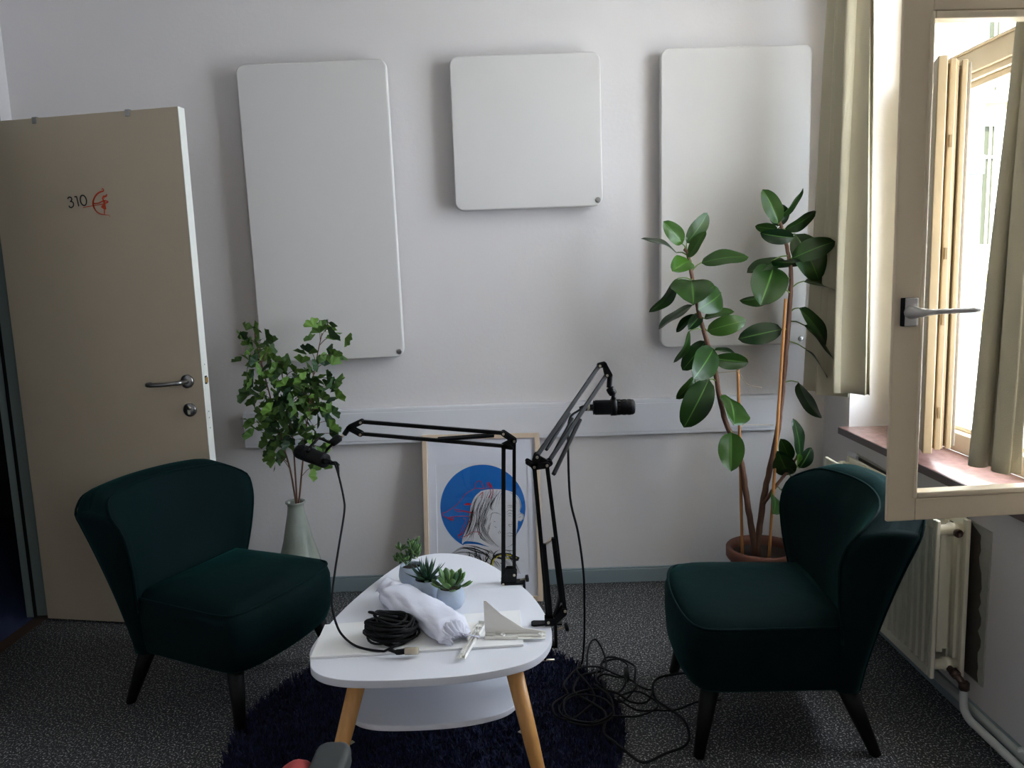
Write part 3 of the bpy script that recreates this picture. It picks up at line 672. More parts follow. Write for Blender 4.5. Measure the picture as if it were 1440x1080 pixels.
# ------------------------------------------------------------------ armchairs
def make_chair(label):
    t = thing('armchair', label, 'armchair', group=None)
    WB = lambda v: .215 + .083*v**1.1                      # half width of the back
    def seat_outline(ins, bul=0):
        pts = []
        ctl = [(-.228, -.19), (-.236, .02), (-.240, .17), (-.222, .228), (-.15, .257), (0, .270), (.15, .257), (.222, .228), (.240, .17), (.236, .02), (.228, -.19)]
        sc = 1 - ins/.25
        P = crv([(x*sc, (y-.03)*(1-ins/.24)+.03 + (bul if y > .1 else 0), 0) for x, y in ctl], 5)
        return [(p.x, p.y) for p in P]
    # upholstered seat box
    bm = nb(); rings = []
    for z, ins, bul in ((.192, .03, 0), (.190, .014, 0), (.200, .004, .0), (.24, -.002, .008), (.30, -.005, .009), (.35, -.005, .009), (.378, -.001, .004), (.388, .004, 0), (.398, .012, 0), (.410, .04, 0), (.420, .09, 0), (.426, .15, 0), (.428, .22, 0)):
        rings.append([bm.verts.new((x, y, z - (0.006*((x/.24)**2) if z > .385 else 0))) for x, y in seat_outline(ins, bul)])
    n = len(rings[0])
    for i in range(len(rings)-1):
        for k in range(n): bm.faces.new((rings[i][k], rings[i][(k+1)%n], rings[i+1][(k+1)%n], rings[i+1][k]))
    bm.faces.new(rings[0][::-1]); bm.faces.new(rings[-1])
    seat = obj('seat', bm, 'velvet', t, local=True, smooth=True)
    bm = nb(); o = seat_outline(-.003); tube(bm, [(x, y, .388-.006*((x/.24)**2)) for x, y in o], .0042, 8)
    obj('piping', bm, 'velvet', seat, local=True, smooth=True)
    # curved backrest with wings
    bm = nb(); NV, NS = 20, 20; ring = []
    def yi(z):
        s = max(0, min(1, (z-.19)/.54)); return -.165 - .115*s**1.25 - .025*s**3
    def ztop(u): return .735 - .016*u*u - .042*(max(0, abs(u)-.72)/.28)**2.2
    TOPR = 5
    def pos(u, v, side, shrink):
        zt = ztop(u); z = .19 + (zt-.19)*v
        s = (z-.19)/.54
        y = yi(z)
        front = -.148 - .012*math.sin(PI*min(1, max(0, s))) + .028*math.sin(PI*min(1, max(0, s-.3)/.7)) - .085*max(0, (s-.72)/.28)**2
        wing = front - y
        a = abs(u)
        yin = y + wing*a**2.0 + .012*math.sin(PI*min(1, s))*(1-a*a)
        yout = y - .062 - .012*(1-a*a) + .014*a**2 - .01*s
        ym = (yin+yout)/2; half = (yin-yout)/2*(1-shrink)
        return (u*WB(s)*(1-shrink*.02), ym + half*side, z)
    def rounded_edge(v, shrink, sgn):    # side cap between inner and outer at u = sgn
        pts = []
        a = Vector(pos(sgn, v, 1, shrink)); b = Vector(pos(sgn, v, -1, shrink)); m_ = (a+b)/2
        for k in range(1, 6):
            th = PI*k/6; q = m_ + (a-m_)*math.cos(th); q.x += sgn*.022*math.sin(th)*(1-shrink*.6); pts.append(tuple(q))
        return pts
    levels = [(j/NV*.955, 0) for j in range(NV+1)] + [(.975, .10), (.988, .28), (.996, .55), (1.0, .85)]
    for v, sh in levels:
        loop = [pos(-1+2*i/NS, v, 1, sh) for i in range(NS+1)]
        loop += rounded_edge(v, sh, 1)
        loop += [pos(1-2*i/NS, v, -1, sh) for i in range(NS+1)]
        loop += rounded_edge(v, sh, -1)[::-1]
        ring.append([bm.verts.new(p) for p in loop])
    n = len(ring[0])
    for i in range(len(ring)-1):
        for k in range(n): bm.faces.new((ring[i][k], ring[i][(k+1)%n], ring[i+1][(k+1)%n], ring[i+1][k]))
    bm.faces.new(ring[0][::-1]); bm.faces.new(ring[-1])
    back = obj('backrest', bm, 'velvet', t, local=True, smooth=True)
    # piping along the wings and over the top
    for nm, off in (('piping', 1), ('piping', -1)):
        bm = nb(); P = [pos(-1, v/10, off, .02) for v in range(3 if off > 0 else 0, 10)] + [pos(-1+2*i/24, .968, off, .06) for i in range(0, 25)] + [pos(1, v/10, off, .02) for v in range(9, 2 if off > 0 else -1, -1)]
        P = [(x*1.012, y + off*.001, z) for x, y, z in P]
        tube(bm, crv(P, 2), .0038, 8); obj(nm, bm, 'velvet', back, local=True, smooth=True)
    for sx, y0, y1 in ((-1, .19, .232), (1, .19, .232), (-1, -.18, -.262), (1, -.18, -.262)):
        bm = nb(); tp = Vector((sx*.195, y0, .20)); ft = Vector((sx*(.236 if y0 > 0 else .222), y1, 0))
        tube(bm, [tp, tp.lerp(ft, .5), ft], [.027, .022, .0155], 14); obj('leg', bm, 'darkwood', t, local=True, smooth=True)
    return t
def copy_tree(o, parent=None):
    c = o.copy(); C.objects.link(c); c.parent = parent
    for ch in [x for x in bpy.data.objects if x.parent == o]: copy_tree(ch, c)
    return c
ch1 = make_chair('dark green velvet armchair on the right, beside the rubber plant and radiator')
ch2 = copy_tree(ch1); ch2['label'] = 'dark green velvet armchair on the left, in front of the beige door'
for c_, (x, y, r) in ((ch1, (.732, 2.234, 1.51)), (ch2, (-.983, 2.504, -1.997))):
    c_.location = (x, y, 0); c_.rotation_euler = (0, 0, r); c_['group'] = 'green velvet armchairs'

# ------------------------------------------------------------------ rug
rc, rr = (-.292, 2.19), .592
rug = thing('round_rug', 'round navy blue shaggy rug under the white coffee table', 'rug', (*rc, 0))
bm = nb(); lathe(bm, [(.001, .0), (rr-.01, .0), (rr-.004, .006), (rr-.01, .012), (.001, .013)], (*rc, .0005), 96); obj('backing', bm, 'rug', rug)
rg = random.Random(11); V = []; F = []
for i in range(26000):
    r = rr*math.sqrt(rg.random()); a = rg.random()*2*PI; x, y = r*math.cos(a), r*math.sin(a)
    l = .014+.012*rg.random(); th = rg.random()*2*PI; tl = .010*rg.random()+.002; w = .0028
    k = len(V); c0, s0 = math.cos(th)*w, math.sin(th)*w
    V += [(x-c0, y-s0, .008), (x+c0, y+s0, .008), (x+math.cos(th+1.6)*tl+c0*.5, y+math.sin(th+1.6)*tl+s0*.5, .012+l*.8), (x+math.cos(th+1.6)*tl*1.6, y+math.sin(th+1.6)*tl*1.6, .012+l)]
    F += [(k, k+1, k+2), (k, k+2, k+3)]
me = bpy.data.meshes.new('pile'); me.from_pydata(V, [], F); me.materials.append(M['rug']); pile = bpy.data.objects.new('pile', me); C.objects.link(pile); pile.parent = rug; pile['kind'] = 'stuff'

# ------------------------------------------------------------------ coffee table
TZ = .44
TOP = [(-0.526,1.798),(-0.509,1.753),(-0.466,1.715),(-0.394,1.694),(-0.263,1.690),(-0.133,1.701),(-0.028,1.731),(0.032,1.770),(0.068,1.837),(0.078,1.92),(0.062,2.034),(0.028,2.159),(-0.020,2.265),(-0.092,2.395),(-0.165,2.480),(-0.240,2.516),(-0.318,2.508),(-0.388,2.435),(-0.448,2.29),(-0.500,2.12),(-0.532,1.956),(-0.540,1.86)]
tab = thing('coffee_table', 'white rounded triangular coffee table with lower shelf and tapered wooden legs', 'table', (-.24, 2.05, 0))
out = [(p.x, p.y) for p in crv([(x, y, 0) for x, y in TOP], 5, closed=True)]
bm = nb(); prism(bm, out, TZ-.02, TZ); obj('tabletop', bm, 'tablewhite', tab, bevel=.002)
sc_ = [((x+.232)*.74-.232, (y-1.69)*.74+1.775) for x, y in out]
bm = nb(); prism(bm, sc_, .257, .272); obj('shelf', bm, 'tablewhite', tab, bevel=.002)
LG = [((-.40, 1.80, .421), (-.515, 1.70, .012)), ((-.03, 1.82, .421), (.060, 1.725, .012)), ((-.26, 2.37, .421), (-.275, 2.50, .012))]
for a, b in LG:
    bm = nb(); a, b = Vector(a), Vector(b); tube(bm, [a, a.lerp(b, .5), b], [.0225, .019, .0125], 20); l = obj('leg', bm, 'wood', tab, smooth=True)
    bm = nb(); p = a.lerp(b, .42); q = Vector((-.232, 1.98, p.z)); d = (q-p); d.z = 0; d.normalize(); box(bm, (-.001, -.006, -.017), (.012, .006, -.016)); box(bm, (-.001, -.006, -.017), (.0, .006, .0))
    bm.transform(Matrix.Translation(p + d*.018) @ Matrix.Rotation(math.atan2(d.y, d.x), 4, 'Z')); obj('shelf_bracket', bm, 'nickel', l)

# white panel lying on the table, shelf brackets
def tagged(nm, bm, m, label, cat, group=None, **k): return tag(obj(nm, bm, m, None, **k), label, cat, group)
Z0 = TZ+.0003
bm = nb(); prism(bm, [(-.527,1.803),(-.533,1.985),(-.004,2.035),(.003,1.833)], Z0, Z0+.006)
tagged('shelf_board', bm, 'board', 'thin white rectangular board lying on the coffee table under the brackets', 'board', bevel=.0008)
ZB = Z0+.0066
# bracket A: channel rail with an upright triangular web
ba = thing('shelf_bracket', 'white plastic shelf bracket standing with its triangular web upright, right one on the table', 'bracket', (-.05, 1.87, ZB), group='white plastic shelf brackets')
def bracket(t, p0, p1, web_h, web_l, side, flat=False):
    p0, p1 = Vector((*p0, ZB)), Vector((*p1, ZB)); d = (p1-p0); L_ = d.length; d.normalize(); q = Vector((-d.y, d.x, 0)); mt = Matrix((( d.x, q.x, 0, p0.x), (d.y, q.y, 0, p0.y), (0, 0, 1, p0.z), (0, 0, 0, 1)))
    bm = nb(); box(bm, (0, -.011, 0), (L_, .011, .0018))
    box(bm, (0, .009, .0018), (L_, .011, .010)); box(bm, (0, -.011, .0018), (L_*.55, -.009, .008)); box(bm, (.02, -.002, .0018), (L_, 0, .007)); box(bm, (.02, .004, .0018), (L_, .0055, .006)); box(bm, (0, -.011, .0018), (.0018, .011, .010)); box(bm, (L_*.16, -.011, .0018), (L_*.17, .011, .008))
    bm.transform(mt); r = obj('rail', bm, 'bracket', t)
    bm = nb()
    bm.free()
    for u in (.3, .92): bm = nb(); lathe(bm, [(.0022, 0), (.0022, .008), (.0065, .008), (.0065, 0)], (L_*u, 0, .0018), 14, capb=False); bm.transform(mt); obj('screw_boss', bm, 'bracket', r)
    bm = nb()
    if flat: plane_prism(bm, [(0, 0), (web_l, 0), (web_l*.4, web_h*.85), (0, web_h)], (0, side*.011, .001), (1,0,0), (0,side,0), (0,0,1), 0, .002)
    else: plane_prism(bm, [(0, 0), (web_l, 0), (web_l*.62, web_h*.12), (web_l*.28, web_h*.55), (.006, web_h), (0, web_h)], (0, .0102, .010), (1,0,0), (0,0,1), (0,1,0), 0, .002)
    bm.transform(mt); obj('web', bm, 'bracket', t)
bracket(ba, (-.096, 1.874), (.060, 1.866), .085, .16, 1)
bb = thing('shelf_bracket', 'white plastic shelf bracket lying flat and slanting, between the bag and the other bracket', 'bracket', (-.12, 1.85, ZB), group='white plastic shelf brackets')
bracket(bb, (-.104, 1.952), (-.150, 1.768), .09, .10, -1, flat=True)

# white cloth bag roll
bag = thing('cloth_bag', 'white fabric drawstring bag rolled into a bundle on the coffee table', 'bag', (-.26, 2.0, Z0+.0065))
bm = nb(); a, b = Vector((-.384, 2.140, 0)), Vector((-.172, 1.864, 0)); d = (b-a).normalized(); q = Vector((-d.y, d.x, 0)); NS, NR = 34, 36; R = []
rg = random.Random(5)
for i in range(NS+1):
    s = i/NS; c0 = a.lerp(b, s); w = .050*(1+.04*s)*(min(1, .55+s*4) if s < .12 else 1); h = .029*(1-.08*s)*(min(1, .5+s*4) if s < .12 else 1)
    if s > .93: w *= .95; h *= 1-.5*(s-.93)/.07
    row = []
    for k in range(NR):
        th = 2*PI*k/NR; x = math.cos(th); z = math.sin(th)
        wr = 1 + .05*math.sin(3*th+9*s) + .04*math.sin(7*th-14*s) + .035*math.sin(23*s+2*th) + .02*math.sin(13*th+31*s)
        row.append(bm.verts.new(c0 + q*(math.copysign(abs(x)**.75, x)*w*wr) + Vector((0, 0, Z0+.007 + h + math.copysign(abs(z)**.8, z)*h*(wr if z > 0 else 1)))))
    R.append(row)
for i in range(NS):
    for k in range(NR): bm.faces.new((R[i][k], R[i][(k+1)%NR], R[i+1][(k+1)%NR], R[i+1][k])).smooth = True
bm.faces.new(R[0][::-1]); bm.faces.new(R[-1]); obj('bag_body', bm, 'bag', bag, smooth=True)
# gathered mouth (fan of cloth) and folded corner
bm = nb(); NU = 40; g = []
for j in range(7):
    r = j/6
    g.append([bm.verts.new(b + d*(-.012 + .030*r + .006*math.sin(5*u*.3+2*r)) + q*((.044-.020*r)*math.cos(PI*u/NU)) + Vector((0, 0, Z0+.010 + (.046-.02*r)*math.sin(PI*u/NU)*(1-.3*r) + .006*math.sin(u*1.25+2*r)*r))) for u in range(NU+1)])
for j in range(6):
    for u in range(NU): bm.faces.new((g[j][u], g[j][u+1], g[j+1][u+1], g[j+1][u])).smooth = True
o = obj('gathered_mouth', bm, 'bag', bag, smooth=True); s_ = o.modifiers.new('s', 'SOLIDIFY'); s_.thickness = .0015
bm = nb(); g = []
for j in range(9):
    r = j/8
    g.append([bm.verts.new(Vector((-.388+.05*u/12, 2.148-.05*u/12, 0)) + q*(-.038+.082*r) + Vector((0, 0, Z0+.066-.11*abs(r-.45)**1.6 + .004*math.sin(u+3*r)))) for u in range(13)])
for j in range(8):
    for u in range(12): bm.faces.new((g[j][u], g[j][u+1], g[j+1][u+1], g[j+1][u])).smooth = True
o = obj('folded_flap', bm, 'bag', bag, smooth=True); s_ = o.modifiers.new('s', 'SOLIDIFY'); s_.thickness = .0015
bm = nb(); tube(bm, crv([b + d*.01 + Vector((0, 0, .475)), b + d*.03 + q*.02 + Vector((0, 0, .468)), b + d*.038 + q*.045 + Vector((0, 0, .456)), b + d*.03 + q*.055 + Vector((0, 0, .452)), b + d*.022 + q*.035 + Vector((0, 0, .452))], 6), .002, 8)
obj('drawstring', bm, 'bag', bag, smooth=True)

# ------------------------------------------------------------------ potted succulents
def tonemesh(verts_faces_tone, name, m, parent):
    V, F, UVs, T_ = [], [], [], []
    for vs, fs, uvs, tone in verts_faces_tone:
        k = len(V); V += vs; F += [tuple(i+k for i in f) for f in fs]; UVs += uvs; T_ += [tone]*len(vs)
    inv = loc_inv(parent); V = [tuple(inv @ Vector(v)) for v in V]
    me = bpy.data.meshes.new(name); me.from_pydata(V, [], F); me.materials.append(M[m])
    at = me.attributes.new('tone', 'FLOAT', 'POINT'); at.data.foreach_set('value', T_)
    ul = me.uv_layers.new(name='UVMap')
    for p in me.polygons:
        p.use_smooth = True
        for li in p.loop_indices: ul.data[li].uv = UVs[me.loops[li].vertex_index]
    o = bpy.data.objects.new(name, me); C.objects.link(o)
    if parent: o.parent = parent
    return o
def fleshy(base, d, L, w, th, rg, tip=.8, tone=None):
    """thick succulent leaf"""
    d, u, v = fr(d); base = Vector(base); up = v if v.z > 0 else -v
    vs, fs, uv = [], [], []; n = 8; lv = 7
    for j in range(lv+1):
        s = j/lv; r = math.sin(PI*min(1, (s*.93+.05))**tip)
        c = base + d*L*s + up*(.18*L*s*s)
        for k in range(n):
            a = 2*PI*k/n; vs.append(tuple(c + u*math.cos(a)*w*r*.5 + v*math.sin(a)*th*r*.5)); uv.append((.2, s))
    for j in range(lv):
        for k in range(n): fs.append((j*n+k, j*n+(k+1)%n, (j+1)*n+(k+1)%n, (j+1)*n+k))
    fs.append(tuple(range(lv*n, lv*n+n))); return vs, fs, uv, rg.random() if tone is None else tone
def pot_plant(kind, x, y, label, s=1, seed=0):
    rg = random.Random(seed)
    t = thing('potted_succulent', label, 'potted plant', (x, y, Z0), group='potted succulents on the table')
    bm = nb(); lathe(bm, [(.022, 0), (.030, .003), (.0385, .016), (.0405, .028), (.0385, .045), (.034, .060), (.0325, .0605), (.0305, .058), (.0315, .05)], (0, 0, 0), 36); obj('pot', bm, 'cement', t, local=True)
    bm = nb(); lathe(bm, [(.0005, .0515), (.02, .0520), (.0312, .050)], (0, 0, 0), 24, capb=False); obj('soil', bm, 'soil', t, local=True)
    Ls = []; bz = .052
    org = Vector((x, y, Z0))
    if kind == 'bushy':
        for i in range(17):
            a = rg.random()*2*PI; r = .020*math.sqrt(rg.random()); h = .02+.05*rg.random(); tip = Vector((math.cos(a)*(r+.022*rg.random()), math.sin(a)*(r+.022*rg.random()), bz+h))
            for k in range(8):
                b2 = a+k*PI/4+rg.random()*.5; el = .3+.9*rg.random()
                Ls.append(fleshy(org+tip-Vector((0, 0, .006*(k % 3))), Vector((math.cos(b2)*math.cos(el), math.sin(b2)*math.cos(el), math.sin(el))), .018+.012*rg.random(), .0105, .005, rg, 1.7))
        m = 'jade'
    elif kind == 'spiky':
        for i in range(26):
            a = i*2.4; el = .12+1.2*(i/26); L_ = .066-.018*(i/26)+.006*rg.random()
            Ls.append(fleshy(org+Vector((math.cos(a)*.006, math.sin(a)*.006, bz+.002+.0006*i)), Vector((math.cos(a)*math.cos(el), math.sin(a)*math.cos(el), math.sin(el))), L_, .014, .006, rg, .42, tone=.1+.5*rg.random()))
        m = 'aloe'
    else:
        for i in range(22):
            a = i*2.4+rg.random()*.5; el = .15+1.2*(i/22)*(.6+.5*rg.random()); L_ = .052-.010*(i/22)+.010*rg.random()
            Ls.append(fleshy(org+Vector((math.cos(a)*.011, math.sin(a)*.011, bz+.001+.0004*i)), Vector((math.cos(a)*math.cos(el), math.sin(a)*math.cos(el), math.sin(el))), L_, .023, .006, rg, 2.1))
        m = 'jade'
    tonemesh(Ls, 'foliage', m, t)
    return t
pot_plant('bushy', -.330, 2.262, 'bushy potted succulent at the back, in a cement pot behind the spiky one', seed=1)
pot_plant('spiky', -.272, 2.150, 'spiky pointed-leaf succulent in a pale blue pot, between the other two', seed=2)
pot_plant('jade', -.198, 2.082, 'round-leaved jade succulent in a pale blue pot, nearest the photographer', seed=3)
# ------------------------------------------------------------------ boom arms and microphones
def mb(bm, a, b, w=.010): beam(bm, a, b, w, w, up=(0, 1, 0))
def off(p, dy): return Vector(p) + Vector((0, dy, 0))
def screw_at(par, p, r=.0038, dy=-.015): bm = nb(); cyl(bm, off(p, dy), off(p, dy-.0025), r, 10); obj('screw', bm, 'nickel', par)
def plate(bm, pts, y, t=.003): plane_prism(bm, [(p[0], p[2]) for p in pts], (0, y, 0), (1,0,0), (0,0,1), (0,1,0), -t/2, t/2)
def hullpts(ps, r):
    """rounded convex outline around points (x,z)"""
    pts = []
    for x, _, z in ps:
        for k in range(12): pts.append((x+r*math.cos(k*PI/6), z+r*math.sin(k*PI/6)))
    pts = sorted(set(pts)); 
    def half(P):
        h = []
        for p in P:
            while len(h) > 1 and (h[-1][0]-h[-2][0])*(p[1]-h[-2][1])-(h[-1][1]-h[-2][1])*(p[0]-h[-2][0]) <= 0: h.pop()
            h.append(p)
        return h[:-1]
    return [(x, 0, z) for x, z in half(pts)+half(pts[::-1])]
armL = thing('microphone_stand', 'black scissor microphone arm clamped to the back right edge of the table, reaching left', 'microphone arm', (-.03, 2.24, TZ), group='black scissor microphone arms')
b0, b1, j1, j2, j3, t1, t2, ap, sp0, sp1, rd0, rd1 = [Vector(p) for p in LJ]
bm = nb(); mb(bm, off(b0, .0), off(j1, .0), .0125); mb(bm, b1, j2, .0105); obj('lower_bars', bm, 'black', armL, bevel=.001)
bm = nb(); mb(bm, j3, t1, .011); mb(bm, j1, t2, .0105); obj('upper_bars', bm, 'black', armL, bevel=.001)
bm = nb(); beam(bm, off(sp0, -.010), off(sp1, -.010), .0085, .010, up=(0,1,0)); beam(bm, off(sp0, .010), off(sp1, .010), .0085, .010, up=(0,1,0)); obj('spring_cover', bm, 'black', armL, bevel=.002)
bm = nb()
for dy in (-.012, .012):
    plate(bm, hullpts([j1, j2], .008), 2.24+dy); plate(bm, hullpts([j2, j3], .008), 2.24+dy); plate(bm, hullpts([j1, (-.012, 0, .862)], .006), 2.24+dy)
obj('elbow_plate', bm, 'black', armL, bevel=.0008)
bm = nb()
for dy in (-.011, .011): plate(bm, hullpts([t1, ap], .0075), 2.24+dy); plate(bm, hullpts([t2, ap], .0075), 2.24+dy)
cyl(bm, ap, rd0, .0075, 12); obj('head_plate', bm, 'black', armL, bevel=.0008)
for p in (j2, j3, t1, t2, b1, b0): screw_at(armL, p)
bm = nb(); cyl(bm, rd0, rd1.lerp(rd0, .7), .004, 10); obj('thread', bm, 'nickel', armL)
bx = Vector((-.03, 2.24, TZ))
bm = nb()
for dy in (-.013, .013): plate(bm, [(-.058, 0, .442), (-.012, 0, .443), (-.008, 0, .478), (-.017, 0, .490), (-.040, 0, .49), (-.058, 0, .452)], 2.24+dy)
obj('base_plate', bm, 'black', armL, bevel=.001)
bm = nb(); box(bm, (-.048, 2.222, TZ+.0005), (.014, 2.258, TZ+.006)); box(bm, (.008, 2.225, TZ-.055), (.016, 2.255, TZ+.006)); box(bm, (-.035, 2.225, TZ-.055), (.016, 2.255, TZ-.048)); cyl(bm, (-.02, 2.24, TZ-.09), (-.02, 2.24, TZ-.03), .004, 12); cyl(bm, (-.02, 2.24, TZ-.0215), (-.02, 2.24, TZ-.03), .012, 16); cyl(bm, (-.045, 2.24, TZ-.09), (.005, 2.24, TZ-.09), .003, 10)
obj('table_clamp', bm, 'black', armL, bevel=.001)
bm = nb(); cyl(bm, (.0, 2.235, .452), (.016, 2.235, .455), .003, 8); obj('thumb_bolt', bm, 'nickel', armL)
bm = nb(); lathe(bm, [(.004, 0), (.010, .001), (.011, .006), (.010, .010), (.004, .011)], (.016, 2.235, .455), 10, a=(1, 0, .1), capt=True); obj('thumb_knob', bm, 'black', armL)

def microphone(label, tail, head, cabl, yoke_mid, knob_a, knob_b, side):
    tail, head = Vector(tail), Vector(head); d = (head-tail).normalized()
    t = thing('microphone', label, 'microphone', tuple((tail+head)/2), group='black broadcast microphones on scissor arms')
    L_ = (head-tail).length; R_ = .0215
    bm = nb(); lathe(bm, [(.014, 0), (.019, .001), (R_, .004), (R_, L_*.46), (R_+.0012, L_*.465), (R_+.0012, L_*.50), (R_, L_*.505), (R_, L_*.52)], tail, 32, a=d); obj('body', bm, 'black', t)
    bm = nb(); lathe(bm, [(R_-.0005, L_*.52), (R_+.0006, L_*.53), (R_+.0006, L_-.006), (R_-.003, L_-.001), (.0005, L_)], tail, 32, a=d, capb=False); h = obj('windscreen', bm, 'blackmatte', t)
    _, u, v = fr(d); bm = nb()
    for k in range(12):
        a = 2*PI*k/12
        for s in (.60, .74, .86):
            c0 = tail + d*(L_*s) + (u*math.cos(a)+v*math.sin(a))*(R_+.0006); w = (u*-math.sin(a)+v*math.cos(a))
            beam(bm, c0-w*.004, c0+w*.004, .009, .0014, up=(u*math.cos(a)+v*math.sin(a)))
    obj('grille_rib', bm, 'black', h)
    bm = nb(); lathe(bm, [(.0215, 0), (.0215, -.001), (.012, -.002), (.0095, -.002), (.0095, -.012), (.0005, -.012)], tail, 24, a=d, capb=False); obj('socket', bm, 'black', t)
    # yoke ring + arms
    ym, ka, kb = Vector(yoke_mid), Vector(knob_a), Vector(knob_b); c0 = tail+d*(L_*.48)
    bm = nb(); up_ = (ka-c0); up_ = (up_-d*up_.dot(d)).normalized(); sd = d.cross(up_)
    if side:
        for s in (-1, 1):
            bm2 = crv([c0+sd*s*(R_+.004), c0+sd*s*(R_+.006)+up_*.035, c0+sd*s*(R_+.002)+up_*.05, ka+sd*s*.004], 6)
            tube(bm, bm2, .0042, 10)
        cyl(bm, c0+sd*(R_-.001), c0+sd*(R_+.010), .008, 16); cyl(bm, c0-sd*(R_-.001), c0-sd*(R_+.010), .008, 16)
    else:
        lathe(bm, [(R_+.0005, -.008), (R_+.003, -.008), (R_+.003, .008), (R_+.0005, .008)], c0, 32, a=d, capb=False)
        tube(bm, [c0+up_*(R_), c0+up_*.03, ka], [.0075, .0065, .006], 12)
    obj('yoke', bm, 'black', t, smooth=False)
    bm = nb(); lathe(bm, [(.007, 0), (.0115, .002), (.0125, (kb-ka).length*.5), (.0115, (kb-ka).length*.9), (.007, (kb-ka).length)], ka, 20, a=(kb-ka), capt=True); obj('swivel_knob', bm, 'black', t)
    return t
microphone('black microphone at the end of the left reaching arm, in front of the ginkgo leaves', (-.552, 2.178, .855), (-.648, 2.262, .868), None, LMIC[3], (-.543, 2.235, .892), (-.515, 2.24, .911), True)
armR = thing('microphone_stand', 'black scissor microphone arm clamped to the right edge of the table, reaching up', 'microphone arm', (.08, 1.95, TZ), group='black scissor microphone arms')
b0, b1, j1, j2, j3, j4, t1, t2, a1, a2, m1, m2, s0, s1 = [Vector(p) for p in RJ]
bm = nb(); mb(bm, b0, j1, .011); mb(bm, b1, j2, .0105); obj('lower_bars', bm, 'black', armR, bevel=.001)
bm = nb(); q0 = b0.lerp(j1, .50); q1 = b1.lerp(j2, .50)
beam(bm, b0.lerp(j1, .04)+Vector((.007, 0, 0)), q0+Vector((.006, 0, 0)), .013, .014, up=(0,1,0)); beam(bm, b1.lerp(j2, .05)-Vector((.006, 0, 0)), q1-Vector((.006, 0, 0)), .013, .014, up=(0,1,0)); obj('spring_cover', bm, 'black', armR, bevel=.002)
bm = nb(); cyl(bm, q0+Vector((.010, 0, -.003)), q1-Vector((.010, 0, 0.003)), .0035, 8); obj('cross_pin', bm, 'nickel', armR)
bm = nb(); mb(bm, j3+Vector((0, .0, 0)), t1, .0105); mb(bm, j4, t2, .0105); obj('upper_bars', bm, 'black', armR, bevel=.001)
bm = nb(); beam(bm, j3.lerp(t1, .08)+Vector((.010, 0, -.006)), j3.lerp(t1, .47)+Vector((.004, 0, -.006)), .008, .011, up=(0,1,0)); beam(bm, j4+Vector((.010, -.01, -.035)), j4.lerp(t2, .48)+Vector((.006, 0, -.005)), .0105, .012, up=(0,1,0)); beam(bm, j4.lerp(t2, .02), j4.lerp(t2, .45)+Vector((-.010, 0, .006)), .007, .010, up=(0,1,0))
obj('spring_cover', bm, 'black', armR, bevel=.002)
bm = nb()
for dy in (-.012, .012):
    plate(bm, hullpts([j1, j2], .0085), 1.96+dy); plate(bm, hullpts([j1, j3], .0085), 1.96+dy); plate(bm, hullpts([j2, j4], .0085), 1.965+dy); plate(bm, hullpts([j1, (.030, 0, .885)], .006), 1.96+dy)
plate(bm, hullpts([j1, j3, j4, j2], .004), 1.962, .01)
obj('elbow_plate', bm, 'black', armR, bevel=.0008)
bm = nb()
for dy in (-.011, .011): plate(bm, hullpts([t1, a1], .007), 2.2+dy); plate(bm, hullpts([t2, a2, a1], .006), 2.2+dy)
cyl(bm, a2, m1, .008, 12); obj('head_plate', bm, 'black', armR, bevel=.0008)
for p in (j1, j2, j3, j4, t1, t2, b0, b1): screw_at(armR, p)
bm = nb()
for dy in (-.013, .013): plate(bm, [(.062, 0, .442), (.088, 0, .443), (.120, 0, .472), (.122, 0, .490), (.108, 0, .490), (.086, 0, .462), (.062, 0, .462)], 1.95+dy)
tube(bm, crv([(.086, 1.95, .462), (.100, 1.95, .50), (.106, 1.95, .55)], 6), .005, 8)
obj('base_plate', bm, 'black', armR, bevel=.001)
bm = nb()
plane_prism(bm, [(-.052, -.011), (-.046, -.016), (-.010, -.011), (.03, -.014), (.03, .014), (-.010, .011), (-.046, .014), (-.052, .008)], (.078, 1.955, TZ+.0005), (1,0,0), (0,1,0), (0,0,1), 0, .005)
box(bm, (.086, 1.935, TZ-.06), (.094, 1.965, TZ+.02)); box(bm, (.04, 1.935, TZ-.06), (.094, 1.965, TZ-.053)); cyl(bm, (.06, 1.95, TZ-.10), (.06, 1.95, TZ-.03), .004, 12); cyl(bm, (.06, 1.95, TZ-.0215), (.06, 1.95, TZ-.03), .012, 16)
obj('table_clamp', bm, 'black', armR, bevel=.001)
bm = nb(); cyl(bm, (.092, 1.94, .430), (.114, 1.94, .436), .003, 8); cyl(bm, (.085, 1.95, TZ-.10), (.035, 1.95, TZ-.10), .003, 8); obj('thumb_bolt', bm, 'nickel', armR)
bm = nb(); lathe(bm, [(.004, 0), (.011, .001), (.012, .006), (.011, .010), (.004, .011)], (.114, 1.94, .436), 10, a=(1, 0, .2), capt=True); obj('thumb_knob', bm, 'black', armR)
microphone('black microphone hanging from the raised right arm, against the white wall', RMIC[0], RMIC[1], None, RMIC[3], (.288, 2.2, 1.015), m1, False)

